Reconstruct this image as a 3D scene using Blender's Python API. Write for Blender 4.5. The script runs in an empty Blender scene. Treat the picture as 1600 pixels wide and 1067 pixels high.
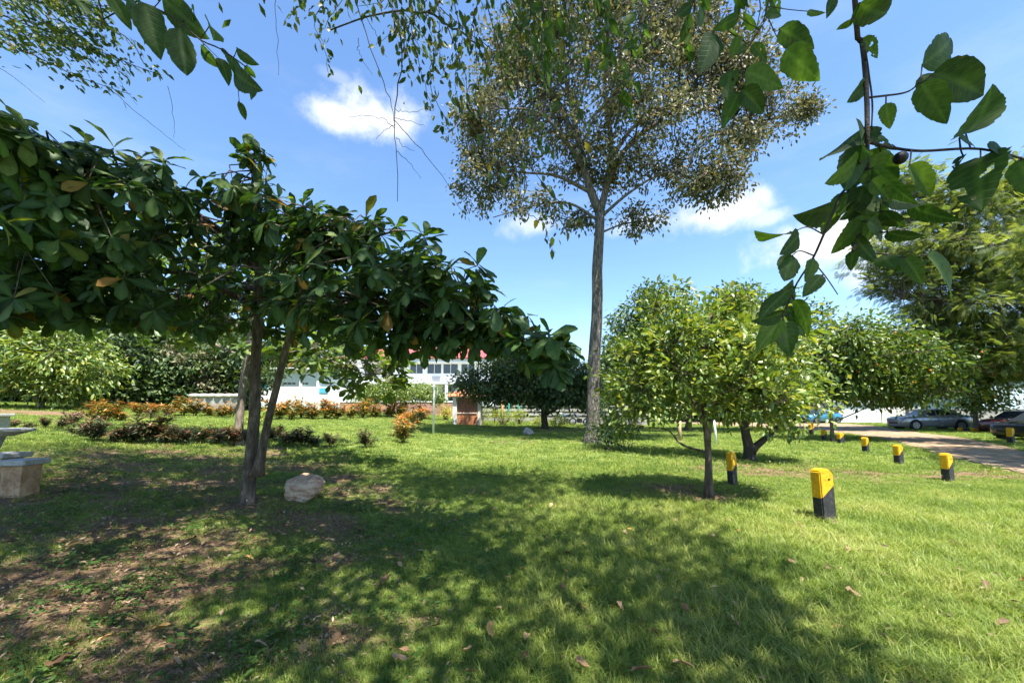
import bpy, bmesh, math
import numpy as np
from mathutils import Matrix, Vector

rad = math.radians
SC = bpy.context.scene
COL = SC.collection
rng = np.random.default_rng(11)

# ------------------------------------------------------------------ camera
F = 600.0            # focal length in photo pixels (1600 wide)
PITCH = rad(5.0)
CV = 591.0           # photo row of the optical axis (the picture is cropped from a taller one)
EYE = np.array([0.0, 0.0, 1.6])
cam_data = bpy.data.cameras.new("camera")
cam = bpy.data.objects.new("camera", cam_data)
COL.objects.link(cam)
cam.location = EYE
cam.rotation_euler = (math.pi / 2 + PITCH, 0, 0)
cam_data.sensor_width = 36.0
cam_data.lens = 36.0 * F / 1600.0
cam_data.shift_y = (CV - 533.5) / 1600.0
cam_data.clip_start = 0.05
cam_data.clip_end = 3000.0
SC.camera = cam

# ------------------------------------------------------------------ light
SUN_EL = rad(67.0)
SH = np.array([-0.52, 0.85]); SH = SH / np.linalg.norm(SH)      # where shadows fall
TO_SUN = np.array([-SH[0] * math.cos(SUN_EL), -SH[1] * math.cos(SUN_EL), math.sin(SUN_EL)])
sun_data = bpy.data.lights.new("sun", 'SUN')
sun_data.energy = 5.0
sun_data.angle = rad(0.53)
sun_data.color = (1.0, 0.95, 0.86)
sun = bpy.data.objects.new("sun", sun_data)
COL.objects.link(sun)
sun.location = (10, -10, 30)
sun.rotation_euler = Vector(TO_SUN).to_track_quat('Z', 'Y').to_euler()

SC.view_settings.view_transform = 'Standard'
SC.view_settings.look = 'None'
SC.view_settings.gamma = 1.0
SC.view_settings.use_curve_mapping = False
SC.view_settings.exposure = 1.7
SC.render.engine = 'CYCLES'
SC.cycles.use_denoising = True
SC.cycles.max_bounces = 4
SC.cycles.transparent_max_bounces = 4
SC.cycles.diffuse_bounces = 3
SC.cycles.glossy_bounces = 2
SC.cycles.transmission_bounces = 2
SC.cycles.adaptive_threshold = 0.02
SC.cycles.sample_clamp_indirect = 6.0


def ray(u, v):
    xc, yc = (u - 800.0) / F, (CV - v) / F
    return np.array([xc, math.cos(PITCH) - math.sin(PITCH) * yc, math.sin(PITCH) + math.cos(PITCH) * yc])


def px(u, v, Y):
    """the point that lies Y metres ahead of the camera in the photograph's direction (u, v)"""
    d = ray(u, v)
    return EYE + d * (Y / d[1])


def proj(P):
    P = np.atleast_2d(P) - EYE
    fwd = P[:, 1] * math.cos(PITCH) + P[:, 2] * math.sin(PITCH)
    up = -P[:, 1] * math.sin(PITCH) + P[:, 2] * math.cos(PITCH)
    fwd = np.where(np.abs(fwd) < 1e-6, 1e-6, fwd)
    return 800 + F * P[:, 0] / fwd, CV - F * up / fwd, fwd


# ------------------------------------------------------------------ world: sky with a few clouds
world = bpy.data.worlds.new("World")
SC.world = world
world.use_nodes = True
nt = world.node_tree
nt.nodes.clear()


def N(tree, kind, **kw):
    n = tree.nodes.new(kind)
    for k, val in kw.items():
        setattr(n, k, val)
    return n


def math_node(tree, op, a, b=None, clamp=False):
    n = N(tree, 'ShaderNodeMath', operation=op, use_clamp=clamp)
    for i, val in enumerate((a, b)):
        if val is None:
            continue
        if isinstance(val, (int, float)):
            n.inputs[i].default_value = val
        else:
            tree.links.new(val, n.inputs[i])
    return n.outputs[0]


sky = N(nt, 'ShaderNodeTexSky', sky_type='NISHITA')
sky.sun_disc = False
sky.sun_elevation = SUN_EL
sky.sun_rotation = math.atan2(TO_SUN[0], TO_SUN[1])
sky.altitude = 300
sky.air_density = 1.0
sky.dust_density = 0.3
sky.ozone_density = 2.2
tc = N(nt, 'ShaderNodeTexCoord')
noise = N(nt, 'ShaderNodeTexNoise')
noise.inputs['Scale'].default_value = 7.0
noise.inputs['Detail'].default_value = 9.0
noise.inputs['Roughness'].default_value = 0.62
nt.links.new(tc.outputs['Generated'], noise.inputs['Vector'])
nz = noise.outputs['Fac']
CLOUDS = [  # photo pixel, half sizes in pixels, density
    (602, 184, 60, 42, 1.0), (548, 186, 58, 22, 0.85), (1095, 338, 72, 36, 0.95), (1285, 375, 85, 48, 1.0), (1200, 342, 32, 14, 0.55),
    (840, 352, 52, 20, 0.6), (1330, 345, 60, 40, 0.8), (530, 122, 20, 10, 0.25), (1450, 400, 120, 40, 0.7), (1010, 350, 60, 20, 0.5),
    (-380, 120, 140, 60, 0.9), (1980, 200, 160, 60, 0.9), (300, -500, 150, 70, 0.8), (1400, -420, 170, 60, 0.8), (2000, 420, 120, 50, 0.9)]
total = None
for (u, v, hw, hh, dens) in CLOUDS:
    c = ray(u, v); dist = np.linalg.norm(c); c = c / dist
    right = np.cross(c, (0, 0, 1)); right /= np.linalg.norm(right)
    upv = np.cross(right, c)
    cosoff = 1.0 / dist
    sx, sy = F / hw / cosoff, F / hh / cosoff
    def dot(vec):
        n = N(nt, 'ShaderNodeVectorMath', operation='DOT_PRODUCT')
        n.inputs[1].default_value = tuple(vec)
        nt.links.new(tc.outputs['Generated'], n.inputs[0])
        return n.outputs['Value']
    a = math_node(nt, 'POWER', math_node(nt, 'ABSOLUTE', dot(right * sx * 0.72)), 2.0)
    b = math_node(nt, 'POWER', math_node(nt, 'ABSOLUTE', dot(upv * sy * 0.9)), 2.0)
    front = math_node(nt, 'GREATER_THAN', dot(c), 0.0)
    d2 = math_node(nt, 'ADD', a, b)
    blob = math_node(nt, 'SUBTRACT', 1.0, math_node(nt, 'SQRT', d2))          # 1 in the middle, 0 at the rim
    fl = math_node(nt, 'ADD', math_node(nt, 'MULTIPLY', blob, 1.0), math_node(nt, 'MULTIPLY', math_node(nt, 'SUBTRACT', nz, 0.5), 2.6))
    mr = N(nt, 'ShaderNodeMapRange', interpolation_type='SMOOTHSTEP')
    mr.inputs['From Min'].default_value = 0.02
    mr.inputs['From Max'].default_value = 1.0
    mr.inputs['To Max'].default_value = dens
    nt.links.new(fl, mr.inputs['Value'])
    val = math_node(nt, 'MULTIPLY', mr.outputs[0], front)
    total = val if total is None else math_node(nt, 'MAXIMUM', total, val)
shade = N(nt, 'ShaderNodeMapRange')
shade.inputs['From Min'].default_value = 0.3
shade.inputs['From Max'].default_value = 0.7
shade.inputs['To Min'].default_value = 0.86
shade.inputs['To Max'].default_value = 1.05
nt.links.new(nz, shade.inputs['Value'])
ccol = N(nt, 'ShaderNodeVectorMath', operation='SCALE')
ccol.inputs[0].default_value = (4.0, 4.1, 4.2)
nt.links.new(shade.outputs[0], ccol.inputs['Scale'])
wmap = N(nt, 'ShaderNodeMapping'); wmap.inputs['Scale'].default_value = (1.2, 2.2, 5.0); wmap.inputs['Rotation'].default_value = (0.2, 0.3, 0.5)
nt.links.new(tc.outputs['Generated'], wmap.inputs['Vector'])
wn = N(nt, 'ShaderNodeTexNoise'); wn.inputs['Scale'].default_value = 2.0; wn.inputs['Detail'].default_value = 8.0; wn.inputs['Roughness'].default_value = 0.6
nt.links.new(wmap.outputs[0], wn.inputs['Vector'])
wr = N(nt, 'ShaderNodeMapRange', interpolation_type='SMOOTHSTEP'); wr.inputs['From Min'].default_value = 0.45; wr.inputs['From Max'].default_value = 0.85; wr.inputs['To Max'].default_value = 0.16
nt.links.new(wn.outputs['Fac'], wr.inputs['Value'])
total = math_node(nt, 'MAXIMUM', total, wr.outputs[0])
mix = N(nt, 'ShaderNodeMix', data_type='RGBA')
nt.links.new(total, mix.inputs['Factor'])
hs = N(nt, 'ShaderNodeHueSaturation')
hs.inputs['Saturation'].default_value = 1.1
nt.links.new(sky.outputs[0], hs.inputs['Color'])
nt.links.new(hs.outputs[0], mix.inputs[6])
nt.links.new(ccol.outputs[0], mix.inputs[7])
bg = N(nt, 'ShaderNodeBackground')
bg.inputs['Strength'].default_value = 0.105
nt.links.new(mix.outputs[2], bg.inputs['Color'])
wo = N(nt, 'ShaderNodeOutputWorld')
nt.links.new(bg.outputs[0], wo.inputs['Surface'])


# ------------------------------------------------------------------ small maths
def nrm(a):
    a = np.asarray(a, float)
    return a / (np.linalg.norm(a, axis=-1, keepdims=True) + 1e-9)


def sstep(a, b, x):
    t = np.clip((np.asarray(x, float) - a) / (b - a), 0, 1)
    return t * t * (3 - 2 * t)


def vnoise(x, y, s=1.0, seed=0.0):
    x, y = np.asarray(x, float) * s + seed * 3.7, np.asarray(y, float) * s - seed * 1.3
    return (np.sin(1.7 * x + 1.3 * np.sin(1.1 * y + seed)) * np.cos(1.9 * y + 1.1 * np.sin(0.9 * x - seed))
            + 0.5 * np.sin(3.9 * x - 2.1 * y + 1.7 * seed) * np.cos(4.3 * y + 1.5 * x)
            + 0.25 * np.sin(8.1 * x + 5.3 * y) * np.cos(7.7 * y - 4.1 * x)) / 1.4


def ground_z(x, y):
    x, y = np.asarray(x, float), np.asarray(y, float)
    left = np.logaddexp(0, (-x - 1.0) * 1.5) / 1.5
    left = 60 * (1 - np.exp(-left / 60.0))
    slope = 0.025 - 0.014 * sstep(3.0, 9.0, x)
    fy = np.clip(y - 3.0, 0, None); fy = 45 * np.tanh(fy / 45.0)
    near = 0.018 * vnoise(x, y, 0.9, 2) + 0.006 * vnoise(x, y, 3.1, 5)
    return 0.066 * left + slope * fy + near * np.exp(-(x ** 2 + y ** 2) / 400.0)


def gpx(u, v):
    """where the photograph's pixel (u, v) meets the ground"""
    d = ray(u, v)
    lo, hi = 0.5, 1.0
    def h(t):
        p = EYE + d * t
        return p[2] - float(ground_z(p[0], p[1]))
    while h(hi) > 0 and hi < 400:
        lo = hi; hi *= 1.15
    for _ in range(40):
        m = 0.5 * (lo + hi)
        if h(m) > 0: lo = m
        else: hi = m
    p = EYE + d * hi
    return np.array([p[0], p[1], float(ground_z(p[0], p[1]))])


# ------------------------------------------------------------------ materials
MATS = {}


def principled(name, color=(0.5, 0.5, 0.5), rough=0.7, metallic=0.0, spec=0.5):
    m = bpy.data.materials.new(name)
    m.use_nodes = True
    b = m.node_tree.nodes['Principled BSDF']
    b.inputs['Base Color'].default_value = (*color, 1)
    b.inputs['Roughness'].default_value = rough
    b.inputs['Metallic'].default_value = metallic
    b.inputs['Specular IOR Level'].default_value = spec
    MATS[name] = m
    return m, b


def ramp(tree, fac, stops):
    r = N(tree, 'ShaderNodeValToRGB')
    els = r.color_ramp.elements
    while len(els) < len(stops):
        els.new(0.5)
    for e, (p, c) in zip(els, stops):
        e.position = p; e.color = (*c, 1)
    tree.links.new(fac, r.inputs['Fac'])
    return r.outputs['Color']


def noisy(name, stops, scale=6.0, detail=6.0, rough=0.8, bump=0.3, stretch=(1, 1, 1), spec=0.3, metallic=0.0, bump_scale=None, dist=0.02):
    """procedural material: noise through a colour ramp, with bump"""
    m, b = principled(name, rough=rough, spec=spec, metallic=metallic)
    t = m.node_tree
    tcn = N(t, 'ShaderNodeTexCoord'); mp = N(t, 'ShaderNodeMapping')
    mp.inputs['Scale'].default_value = stretch
    t.links.new(tcn.outputs['Object'], mp.inputs['Vector'])
    n = N(t, 'ShaderNodeTexNoise')
    n.inputs['Scale'].default_value = scale; n.inputs['Detail'].default_value = detail; n.inputs['Roughness'].default_value = 0.65
    t.links.new(mp.outputs[0], n.inputs['Vector'])
    t.links.new(ramp(t, n.outputs['Fac'], stops), b.inputs['Base Color'])
    if bump:
        n2 = N(t, 'ShaderNodeTexNoise')
        n2.inputs['Scale'].default_value = bump_scale or scale * 3; n2.inputs['Detail'].default_value = 5.0
        t.links.new(mp.outputs[0], n2.inputs['Vector'])
        bp = N(t, 'ShaderNodeBump'); bp.inputs['Strength'].default_value = bump; bp.inputs['Distance'].default_value = dist
        t.links.new(n2.outputs['Fac'], bp.inputs['Height'])
        t.links.new(bp.outputs[0], b.inputs['Normal'])
    return m


def leaf_mat(name, stops, rough=0.45, trans=0.3, tcol=None, spec=0.4, veins=False, ribs=0):
    """leaf: colour by the leaf's own 'tint', light passing through the blade"""
    m, b = principled(name, rough=rough, spec=spec)
    t = m.node_tree
    at = N(t, 'ShaderNodeAttribute', attribute_name='tint')
    col = ramp(t, at.outputs['Fac'], stops)
    tcn = N(t, 'ShaderNodeTexCoord')
    n = N(t, 'ShaderNodeTexNoise'); n.inputs['Scale'].default_value = 9.0; n.inputs['Detail'].default_value = 3.0
    t.links.new(tcn.outputs['Object'], n.inputs['Vector'])
    hv = N(t, 'ShaderNodeHueSaturation')
    mv = N(t, 'ShaderNodeMapRange'); mv.inputs['From Min'].default_value = 0.3; mv.inputs['From Max'].default_value = 0.7
    mv.inputs['To Min'].default_value = 0.78; mv.inputs['To Max'].default_value = 1.25
    t.links.new(n.outputs['Fac'], mv.inputs['Value'])
    t.links.new(mv.outputs[0], hv.inputs['Value'])
    t.links.new(col, hv.inputs['Color'])
    base = hv.outputs[0]
    if veins:
        va = N(t, 'ShaderNodeAttribute', attribute_name='vein')
        vm = N(t, 'ShaderNodeMix', data_type='RGBA', blend_type='MIX')
        t.links.new(va.outputs['Fac'], vm.inputs['Factor'])
        t.links.new(base, vm.inputs[6])
        br = N(t, 'ShaderNodeMix', data_type='RGBA', blend_type='ADD'); br.inputs['Factor'].default_value = 0.55
        t.links.new(base, br.inputs[6]); br.inputs[7].default_value = (0.07, 0.10, 0.04, 1)
        t.links.new(br.outputs[2], vm.inputs[7])
        base = vm.outputs[2]
    if ribs:                     # side veins and small blemishes, drawn in the single leaf's own coordinates
        sp = N(t, 'ShaderNodeSeparateXYZ'); t.links.new(tcn.outputs['Object'], sp.inputs[0])
        ax = math_node(t, 'ABSOLUTE', sp.outputs['X'])
        k = math_node(t, 'MULTIPLY', math_node(t, 'SUBTRACT', sp.outputs['Y'], math_node(t, 'MULTIPLY', ax, 0.75)), float(ribs))
        fr = math_node(t, 'ABSOLUTE', math_node(t, 'SUBTRACT', math_node(t, 'FRACT', k), 0.5))
        ln = N(t, 'ShaderNodeMapRange', interpolation_type='SMOOTHSTEP'); ln.inputs['From Min'].default_value = 0.10; ln.inputs['From Max'].default_value = 0.0
        ln.inputs['To Max'].default_value = 0.55
        t.links.new(fr, ln.inputs['Value'])
        rm = N(t, 'ShaderNodeMix', data_type='RGBA'); t.links.new(ln.outputs[0], rm.inputs['Factor']); t.links.new(base, rm.inputs[6]); t.links.new(br.outputs[2], rm.inputs[7])
        bn = N(t, 'ShaderNodeTexNoise'); bn.inputs['Scale'].default_value = 7.0; bn.inputs['Detail'].default_value = 5.0
        oi = N(t, 'ShaderNodeObjectInfo'); ad = N(t, 'ShaderNodeVectorMath', operation='ADD')
        t.links.new(tcn.outputs['Object'], ad.inputs[0]); t.links.new(oi.outputs['Location'], ad.inputs[1]); t.links.new(ad.outputs[0], bn.inputs['Vector'])
        bl = N(t, 'ShaderNodeMapRange', interpolation_type='SMOOTHSTEP'); bl.inputs['From Min'].default_value = 0.64; bl.inputs['From Max'].default_value = 0.72; bl.inputs['To Max'].default_value = 0.7
        t.links.new(bn.outputs['Fac'], bl.inputs['Value'])
        bm_ = N(t, 'ShaderNodeMix', data_type='RGBA'); t.links.new(bl.outputs[0], bm_.inputs['Factor']); t.links.new(rm.outputs[2], bm_.inputs[6]); bm_.inputs[7].default_value = (0.10, 0.075, 0.025, 1)
        base = bm_.outputs[2]
        bpn = N(t, 'ShaderNodeBump'); bpn.inputs['Strength'].default_value = 0.35; bpn.inputs['Distance'].default_value = 0.01; bpn.invert = True
        t.links.new(ln.outputs[0], bpn.inputs['Height']); t.links.new(bpn.outputs[0], b.inputs['Normal'])
    t.links.new(base, b.inputs['Base Color'])
    tr = N(t, 'ShaderNodeBsdfTranslucent')
    tm = N(t, 'ShaderNodeMix', data_type='RGBA', blend_type='MULTIPLY'); tm.inputs['Factor'].default_value = 1.0
    t.links.new(base, tm.inputs[6]); tm.inputs[7].default_value = (*(tcol or (1.7, 1.6, 0.5)), 1)
    t.links.new(tm.outputs[2], tr.inputs['Color'])
    mx = N(t, 'ShaderNodeMixShader'); mx.inputs[0].default_value = trans
    out = t.nodes['Material Output']
    t.links.new(b.outputs[0], mx.inputs[1]); t.links.new(tr.outputs[0], mx.inputs[2])
    t.links.new(mx.outputs[0], out.inputs['Surface'])
    return m


bark_grey = noisy('bark_grey', [(0.3, (0.03, 0.025, 0.021)), (0.5, (0.13, 0.115, 0.10)), (0.7, (0.30, 0.275, 0.245))], 7, 9, 0.95, 1.0, (2.4, 2.4, 0.45), bump_scale=11, dist=0.12)
bark_brown = noisy('bark_brown', [(0.3, (0.028, 0.02, 0.015)), (0.52, (0.10, 0.076, 0.056)), (0.75, (0.24, 0.195, 0.155))], 9, 8, 0.9, 0.9, (1.6, 1.6, 0.5), bump_scale=22, dist=0.03)
bark_pale = noisy('bark_pale', [(0.3, (0.07, 0.052, 0.04)), (0.55, (0.20, 0.165, 0.13)), (0.75, (0.40, 0.35, 0.29))], 7, 6, 0.9, 0.6, (2, 2, 0.5), bump_scale=20)
bark_dark = noisy('bark_dark', [(0.3, (0.02, 0.016, 0.013)), (0.6, (0.06, 0.05, 0.04)), (0.8, (0.13, 0.11, 0.09))], 10, 6, 0.9, 0.6, (2, 2, 0.6), bump_scale=24)
twig_dark = noisy('twig_dark', [(0.3, (0.018, 0.013, 0.010)), (0.7, (0.05, 0.036, 0.026))], 40, 3, 0.8, 0.3)

leaf_almond = leaf_mat('leaf_almond', [(0.0, (0.016, 0.038, 0.016)), (0.5, (0.030, 0.066, 0.022)), (0.88, (0.055, 0.10, 0.026)), (0.955, (0.12, 0.13, 0.025)), (1.0, (0.25, 0.11, 0.03))], 0.5, 0.30, (1.9, 2.1, 0.45), 0.18, True)
leaf_almond_near = leaf_mat('leaf_almond_near', [(0.0, (0.016, 0.038, 0.016)), (0.5, (0.030, 0.066, 0.022)), (0.88, (0.055, 0.10, 0.026)), (0.955, (0.12, 0.13, 0.025)), (1.0, (0.25, 0.11, 0.03))], 0.5, 0.30, (1.9, 2.1, 0.45), 0.2, True, 9)
leaf_almond_lit = leaf_mat('leaf_almond_sunlit', [(0.0, (0.045, 0.09, 0.02)), (0.6, (0.10, 0.16, 0.03)), (0.97, (0.17, 0.21, 0.045)), (1.0, (0.25, 0.13, 0.03))], 0.45, 0.34, (1.5, 1.6, 0.45), 0.35, True)  # brighter copy of the almond leaf, sunlight put into its colour
leaf_mango = leaf_mat('leaf_mango', [(0.0, (0.052, 0.105, 0.020)), (0.5, (0.120, 0.185, 0.034)), (0.9, (0.22, 0.265, 0.05)), (1.0, (0.33, 0.32, 0.09))], 0.42, 0.30, None, 0.5)
leaf_round = leaf_mat('leaf_round', [(0.0, (0.022, 0.055, 0.022)), (0.6, (0.05, 0.10, 0.034)), (1.0, (0.10, 0.15, 0.04))], 0.5, 0.25)
leaf_citrus = leaf_mat('leaf_citrus', [(0.0, (0.032, 0.072, 0.015)), (0.5, (0.075, 0.130, 0.024)), (1.0, (0.16, 0.20, 0.034))], 0.4, 0.3)
leaf_tall = leaf_mat('leaf_tall', [(0.0, (0.045, 0.056, 0.028)), (0.45, (0.105, 0.115, 0.058)), (0.75, (0.19, 0.185, 0.105)), (0.92, (0.24, 0.19, 0.12)), (1.0, (0.15, 0.095, 0.06))], 0.55, 0.26, (1.2, 1.2, 0.7), 0.3)
leaf_feather = leaf_mat('leaf_feather', [(0.0, (0.05, 0.085, 0.032)), (0.5, (0.11, 0.155, 0.06)), (1.0, (0.19, 0.22, 0.085))], 0.55, 0.42, None, 0.3)
leaf_wild = leaf_mat('leaf_wild', [(0.0, (0.024, 0.048, 0.018)), (0.6, (0.052, 0.092, 0.032)), (1.0, (0.12, 0.155, 0.048))], 0.55, 0.25)
leaf_shade = leaf_mat('leaf_shade', [(0.0, (0.026, 0.052, 0.016)), (0.5, (0.052, 0.09, 0.024)), (0.9, (0.10, 0.13, 0.034)), (1.0, (0.16, 0.12, 0.04))], 0.5, 0.36, (1.8, 1.8, 0.5), 0.35)
leaf_broad = leaf_mat('leaf_broad', [(0.0, (0.022, 0.046, 0.016)), (0.6, (0.038, 0.072, 0.020)), (1.0, (0.07, 0.115, 0.024))], 0.6, 0.44, (1.8, 2.0, 0.45), 0.25, True, 8)
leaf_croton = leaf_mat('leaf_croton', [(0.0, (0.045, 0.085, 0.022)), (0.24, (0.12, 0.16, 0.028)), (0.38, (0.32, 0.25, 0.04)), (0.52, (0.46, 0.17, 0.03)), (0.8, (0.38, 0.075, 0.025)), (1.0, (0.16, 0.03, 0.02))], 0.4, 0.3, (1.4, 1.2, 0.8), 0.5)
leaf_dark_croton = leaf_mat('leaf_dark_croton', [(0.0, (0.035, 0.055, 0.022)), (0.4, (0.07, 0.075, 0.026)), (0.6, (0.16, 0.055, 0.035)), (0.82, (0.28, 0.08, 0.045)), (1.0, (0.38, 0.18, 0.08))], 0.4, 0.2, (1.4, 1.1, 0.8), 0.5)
leaf_lime = leaf_mat('leaf_lime', [(0.0, (0.10, 0.15, 0.028)), (0.6, (0.21, 0.26, 0.05)), (1.0, (0.36, 0.34, 0.06))], 0.45, 0.35)
leaf_yellow = leaf_mat('leaf_yellow', [(0.0, (0.22, 0.24, 0.03)), (1.0, (0.50, 0.42, 0.05))], 0.45, 0.35)


def flat_stuff_mat(name, stops, rough=0.7, trans=0.3, tcol=(1.3, 1.4, 0.5)):
    """for scattered blades and chips: colour by the copy's own random number and its place in a patch"""
    m, b = principled(name, rough=rough, spec=0.25)
    t = m.node_tree
    oi = N(t, 'ShaderNodeObjectInfo')
    geo = N(t, 'ShaderNodeNewGeometry')
    n = N(t, 'ShaderNodeTexNoise'); n.inputs['Scale'].default_value = 0.9; n.inputs['Detail'].default_value = 4
    t.links.new(geo.outputs['Position'], n.inputs['Vector'])
    at = N(t, 'ShaderNodeAttribute', attribute_name='tint')
    s = math_node(t, 'ADD', math_node(t, 'MULTIPLY', oi.outputs['Random'], 0.34), math_node(t, 'MULTIPLY', at.outputs['Fac'], 0.36))
    s = math_node(t, 'ADD', s, math_node(t, 'MULTIPLY', math_node(t, 'SUBTRACT', n.outputs['Fac'], 0.30), 0.85), clamp=True)
    col = ramp(t, s, stops)
    t.links.new(col, b.inputs['Base Color'])
    tr = N(t, 'ShaderNodeBsdfTranslucent')
    tm = N(t, 'ShaderNodeMix', data_type='RGBA', blend_type='MULTIPLY'); tm.inputs['Factor'].default_value = 1.0
    t.links.new(col, tm.inputs[6]); tm.inputs[7].default_value = (*tcol, 1)
    t.links.new(tm.outputs[2], tr.inputs['Color'])
    mx = N(t, 'ShaderNodeMixShader'); mx.inputs[0].default_value = trans
    t.links.new(b.outputs[0], mx.inputs[1]); t.links.new(tr.outputs[0], mx.inputs[2])
    t.links.new(mx.outputs[0], t.nodes['Material Output'].inputs['Surface'])
    return m


grass_mat = flat_stuff_mat('grass_blade', [(0.0, (0.040, 0.085, 0.014)), (0.3, (0.110, 0.180, 0.030)), (0.6, (0.235, 0.290, 0.058)), (0.82, (0.36, 0.36, 0.115)), (1.0, (0.55, 0.47, 0.26))], 0.45, 0.34)
weed_mat = flat_stuff_mat('weed_leaf', [(0.0, (0.026, 0.066, 0.014)), (0.5, (0.055, 0.12, 0.022)), (1.0, (0.13, 0.19, 0.04))], 0.5, 0.3)
litter_mat = flat_stuff_mat('dead_leaf_bits', [(0.0, (0.05, 0.034, 0.022)), (0.4, (0.15, 0.10, 0.062)), (0.7, (0.27, 0.19, 0.12)), (1.0, (0.46, 0.37, 0.26))], 0.85, 0.1, (1.1, 0.9, 0.6))
dead_leaf = leaf_mat('dead_leaf', [(0.0, (0.09, 0.04, 0.022)), (0.5, (0.24, 0.13, 0.075)), (0.8, (0.40, 0.26, 0.16)), (1.0, (0.40, 0.22, 0.06))], 0.7, 0.15, (1.2, 0.9, 0.5), 0.3, True)

concrete = noisy('concrete', [(0.3, (0.24, 0.24, 0.23)), (0.6, (0.38, 0.38, 0.37)), (0.8, (0.5, 0.5, 0.48))], 8, 8, 0.9, 0.4, bump_scale=60, dist=0.006)
rubble_stone = noisy('rubble_stone', [(0.3, (0.15, 0.085, 0.045)), (0.5, (0.38, 0.24, 0.14)), (0.75, (0.54, 0.40, 0.27))], 6, 8, 0.9, 0.6, bump_scale=26)
rock_mat = noisy('field_rock', [(0.28, (0.15, 0.08, 0.05)), (0.42, (0.38, 0.23, 0.15)), (0.56, (0.54, 0.40, 0.29)), (0.75, (0.66, 0.57, 0.46))], 5.5, 9, 0.9, 1.0, (1, 1, 2.2), bump_scale=14, dist=0.06)
rock_grey = noisy('field_rock_grey', [(0.3, (0.22, 0.20, 0.18)), (0.6, (0.42, 0.39, 0.35)), (0.8, (0.58, 0.55, 0.50))], 5, 9, 0.9, 0.7, bump_scale=20)
white_wall = noisy('white_wall', [(0.2, (0.70, 0.71, 0.72)), (0.7, (0.80, 0.81, 0.81))], 0.8, 6, 0.85, 0.1)
grey_vent = noisy('grey_vent', [(0.3, (0.35, 0.36, 0.38)), (0.7, (0.5, 0.5, 0.52))], 10, 3, 0.7, 0.1)
blue_wall = noisy('blue_wall', [(0.2, (0.42, 0.53, 0.58)), (0.7, (0.52, 0.63, 0.67))], 0.9, 6, 0.85, 0.1)
cyan_paint = noisy('cyan_paint', [(0.2, (0.05, 0.30, 0.50)), (0.8, (0.09, 0.40, 0.60))], 3, 4, 0.6, 0.05)
red_roof = noisy('red_roof', [(0.25, (0.20, 0.04, 0.045)), (0.6, (0.32, 0.08, 0.085)), (0.85, (0.42, 0.17, 0.16))], 3, 6, 0.7, 0.15)
clay_tile = noisy('clay_tile', [(0.25, (0.30, 0.09, 0.045)), (0.55, (0.52, 0.19, 0.09)), (0.85, (0.66, 0.36, 0.22))], 7, 6, 0.8, 0.3)
brick_shaded = noisy('brick_shaded', [(0.3, (0.20, 0.085, 0.055)), (0.7, (0.34, 0.16, 0.10))], 9, 5, 0.85, 0.3)  # kiosk brick with the shade of the eave put into its colour
brick_sunlit = noisy('brick_sunlit', [(0.3, (0.42, 0.14, 0.06)), (0.7, (0.56, 0.24, 0.11))], 9, 5, 0.85, 0.3)  # the same brick, coloured as the sun lights it
mortar = noisy('mortar', [(0.3, (0.30, 0.22, 0.17)), (0.7, (0.42, 0.33, 0.26))], 20, 4, 0.9, 0.2)
cream_wall = noisy('cream_wall', [(0.3, (0.62, 0.58, 0.48)), (0.7, (0.74, 0.71, 0.62))], 3, 5, 0.85, 0.1)
stone_wall = noisy('stone_wall', [(0.3, (0.12, 0.11, 0.10)), (0.5, (0.26, 0.25, 0.23)), (0.75, (0.42, 0.40, 0.37))], 3.5, 8, 0.9, 0.5, (1, 1, 2.2), bump_scale=9)
plinth_red = noisy('plinth_red', [(0.3, (0.25, 0.12, 0.09)), (0.7, (0.36, 0.22, 0.17))], 4, 5, 0.9, 0.2)
yellow_paint = noisy('yellow_paint', [(0.30, (0.10, 0.075, 0.04)), (0.36, (0.45, 0.24, 0.012)), (0.45, (0.60, 0.31, 0.008)), (0.62, (0.68, 0.37, 0.010)), (0.75, (0.60, 0.42, 0.14))], 22, 12, 0.65, 0.6, bump_scale=60, dist=0.006)
black_paint = noisy('black_paint', [(0.3, (0.012, 0.012, 0.012)), (0.55, (0.030, 0.030, 0.031)), (0.64, (0.07, 0.065, 0.058)), (0.72, (0.30, 0.27, 0.22))], 20, 12, 0.7, 0.6, bump_scale=60, dist=0.006)
white_paint = noisy('white_paint', [(0.2, (0.55, 0.55, 0.5)), (0.6, (0.78, 0.78, 0.75))], 6, 6, 0.6, 0.1)
wood_stake = noisy('wood_stake', [(0.3, (0.28, 0.20, 0.11)), (0.7, (0.45, 0.35, 0.22))], 9, 6, 0.85, 0.3, (2, 2, 0.4))
picket_paint = noisy('picket_paint', [(0.3, (0.48, 0.46, 0.42)), (0.7, (0.66, 0.64, 0.60))], 4, 6, 0.8, 0.15)
green_post = noisy('green_post', [(0.3, (0.03, 0.22, 0.16)), (0.7, (0.05, 0.33, 0.24))], 4, 4, 0.5, 0.05)
orange_post = noisy('orange_post', [(0.3, (0.50, 0.24, 0.08)), (0.7, (0.62, 0.34, 0.13))], 4, 4, 0.5, 0.05)
red_paint = noisy('red_paint', [(0.3, (0.42, 0.02, 0.02)), (0.7, (0.55, 0.04, 0.03))], 4, 4, 0.5, 0.05)
turquoise = noisy('turquoise', [(0.3, (0.06, 0.42, 0.44)), (0.7, (0.10, 0.52, 0.54))], 4, 4, 0.6, 0.05)
black_plastic = noisy('black_plastic', [(0.3, (0.010, 0.010, 0.010)), (0.7, (0.022, 0.022, 0.022))], 10, 3, 0.45, 0.05)
chrome, _b = principled('bright_metal', (0.62, 0.63, 0.65), 0.28, 0.9)
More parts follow.
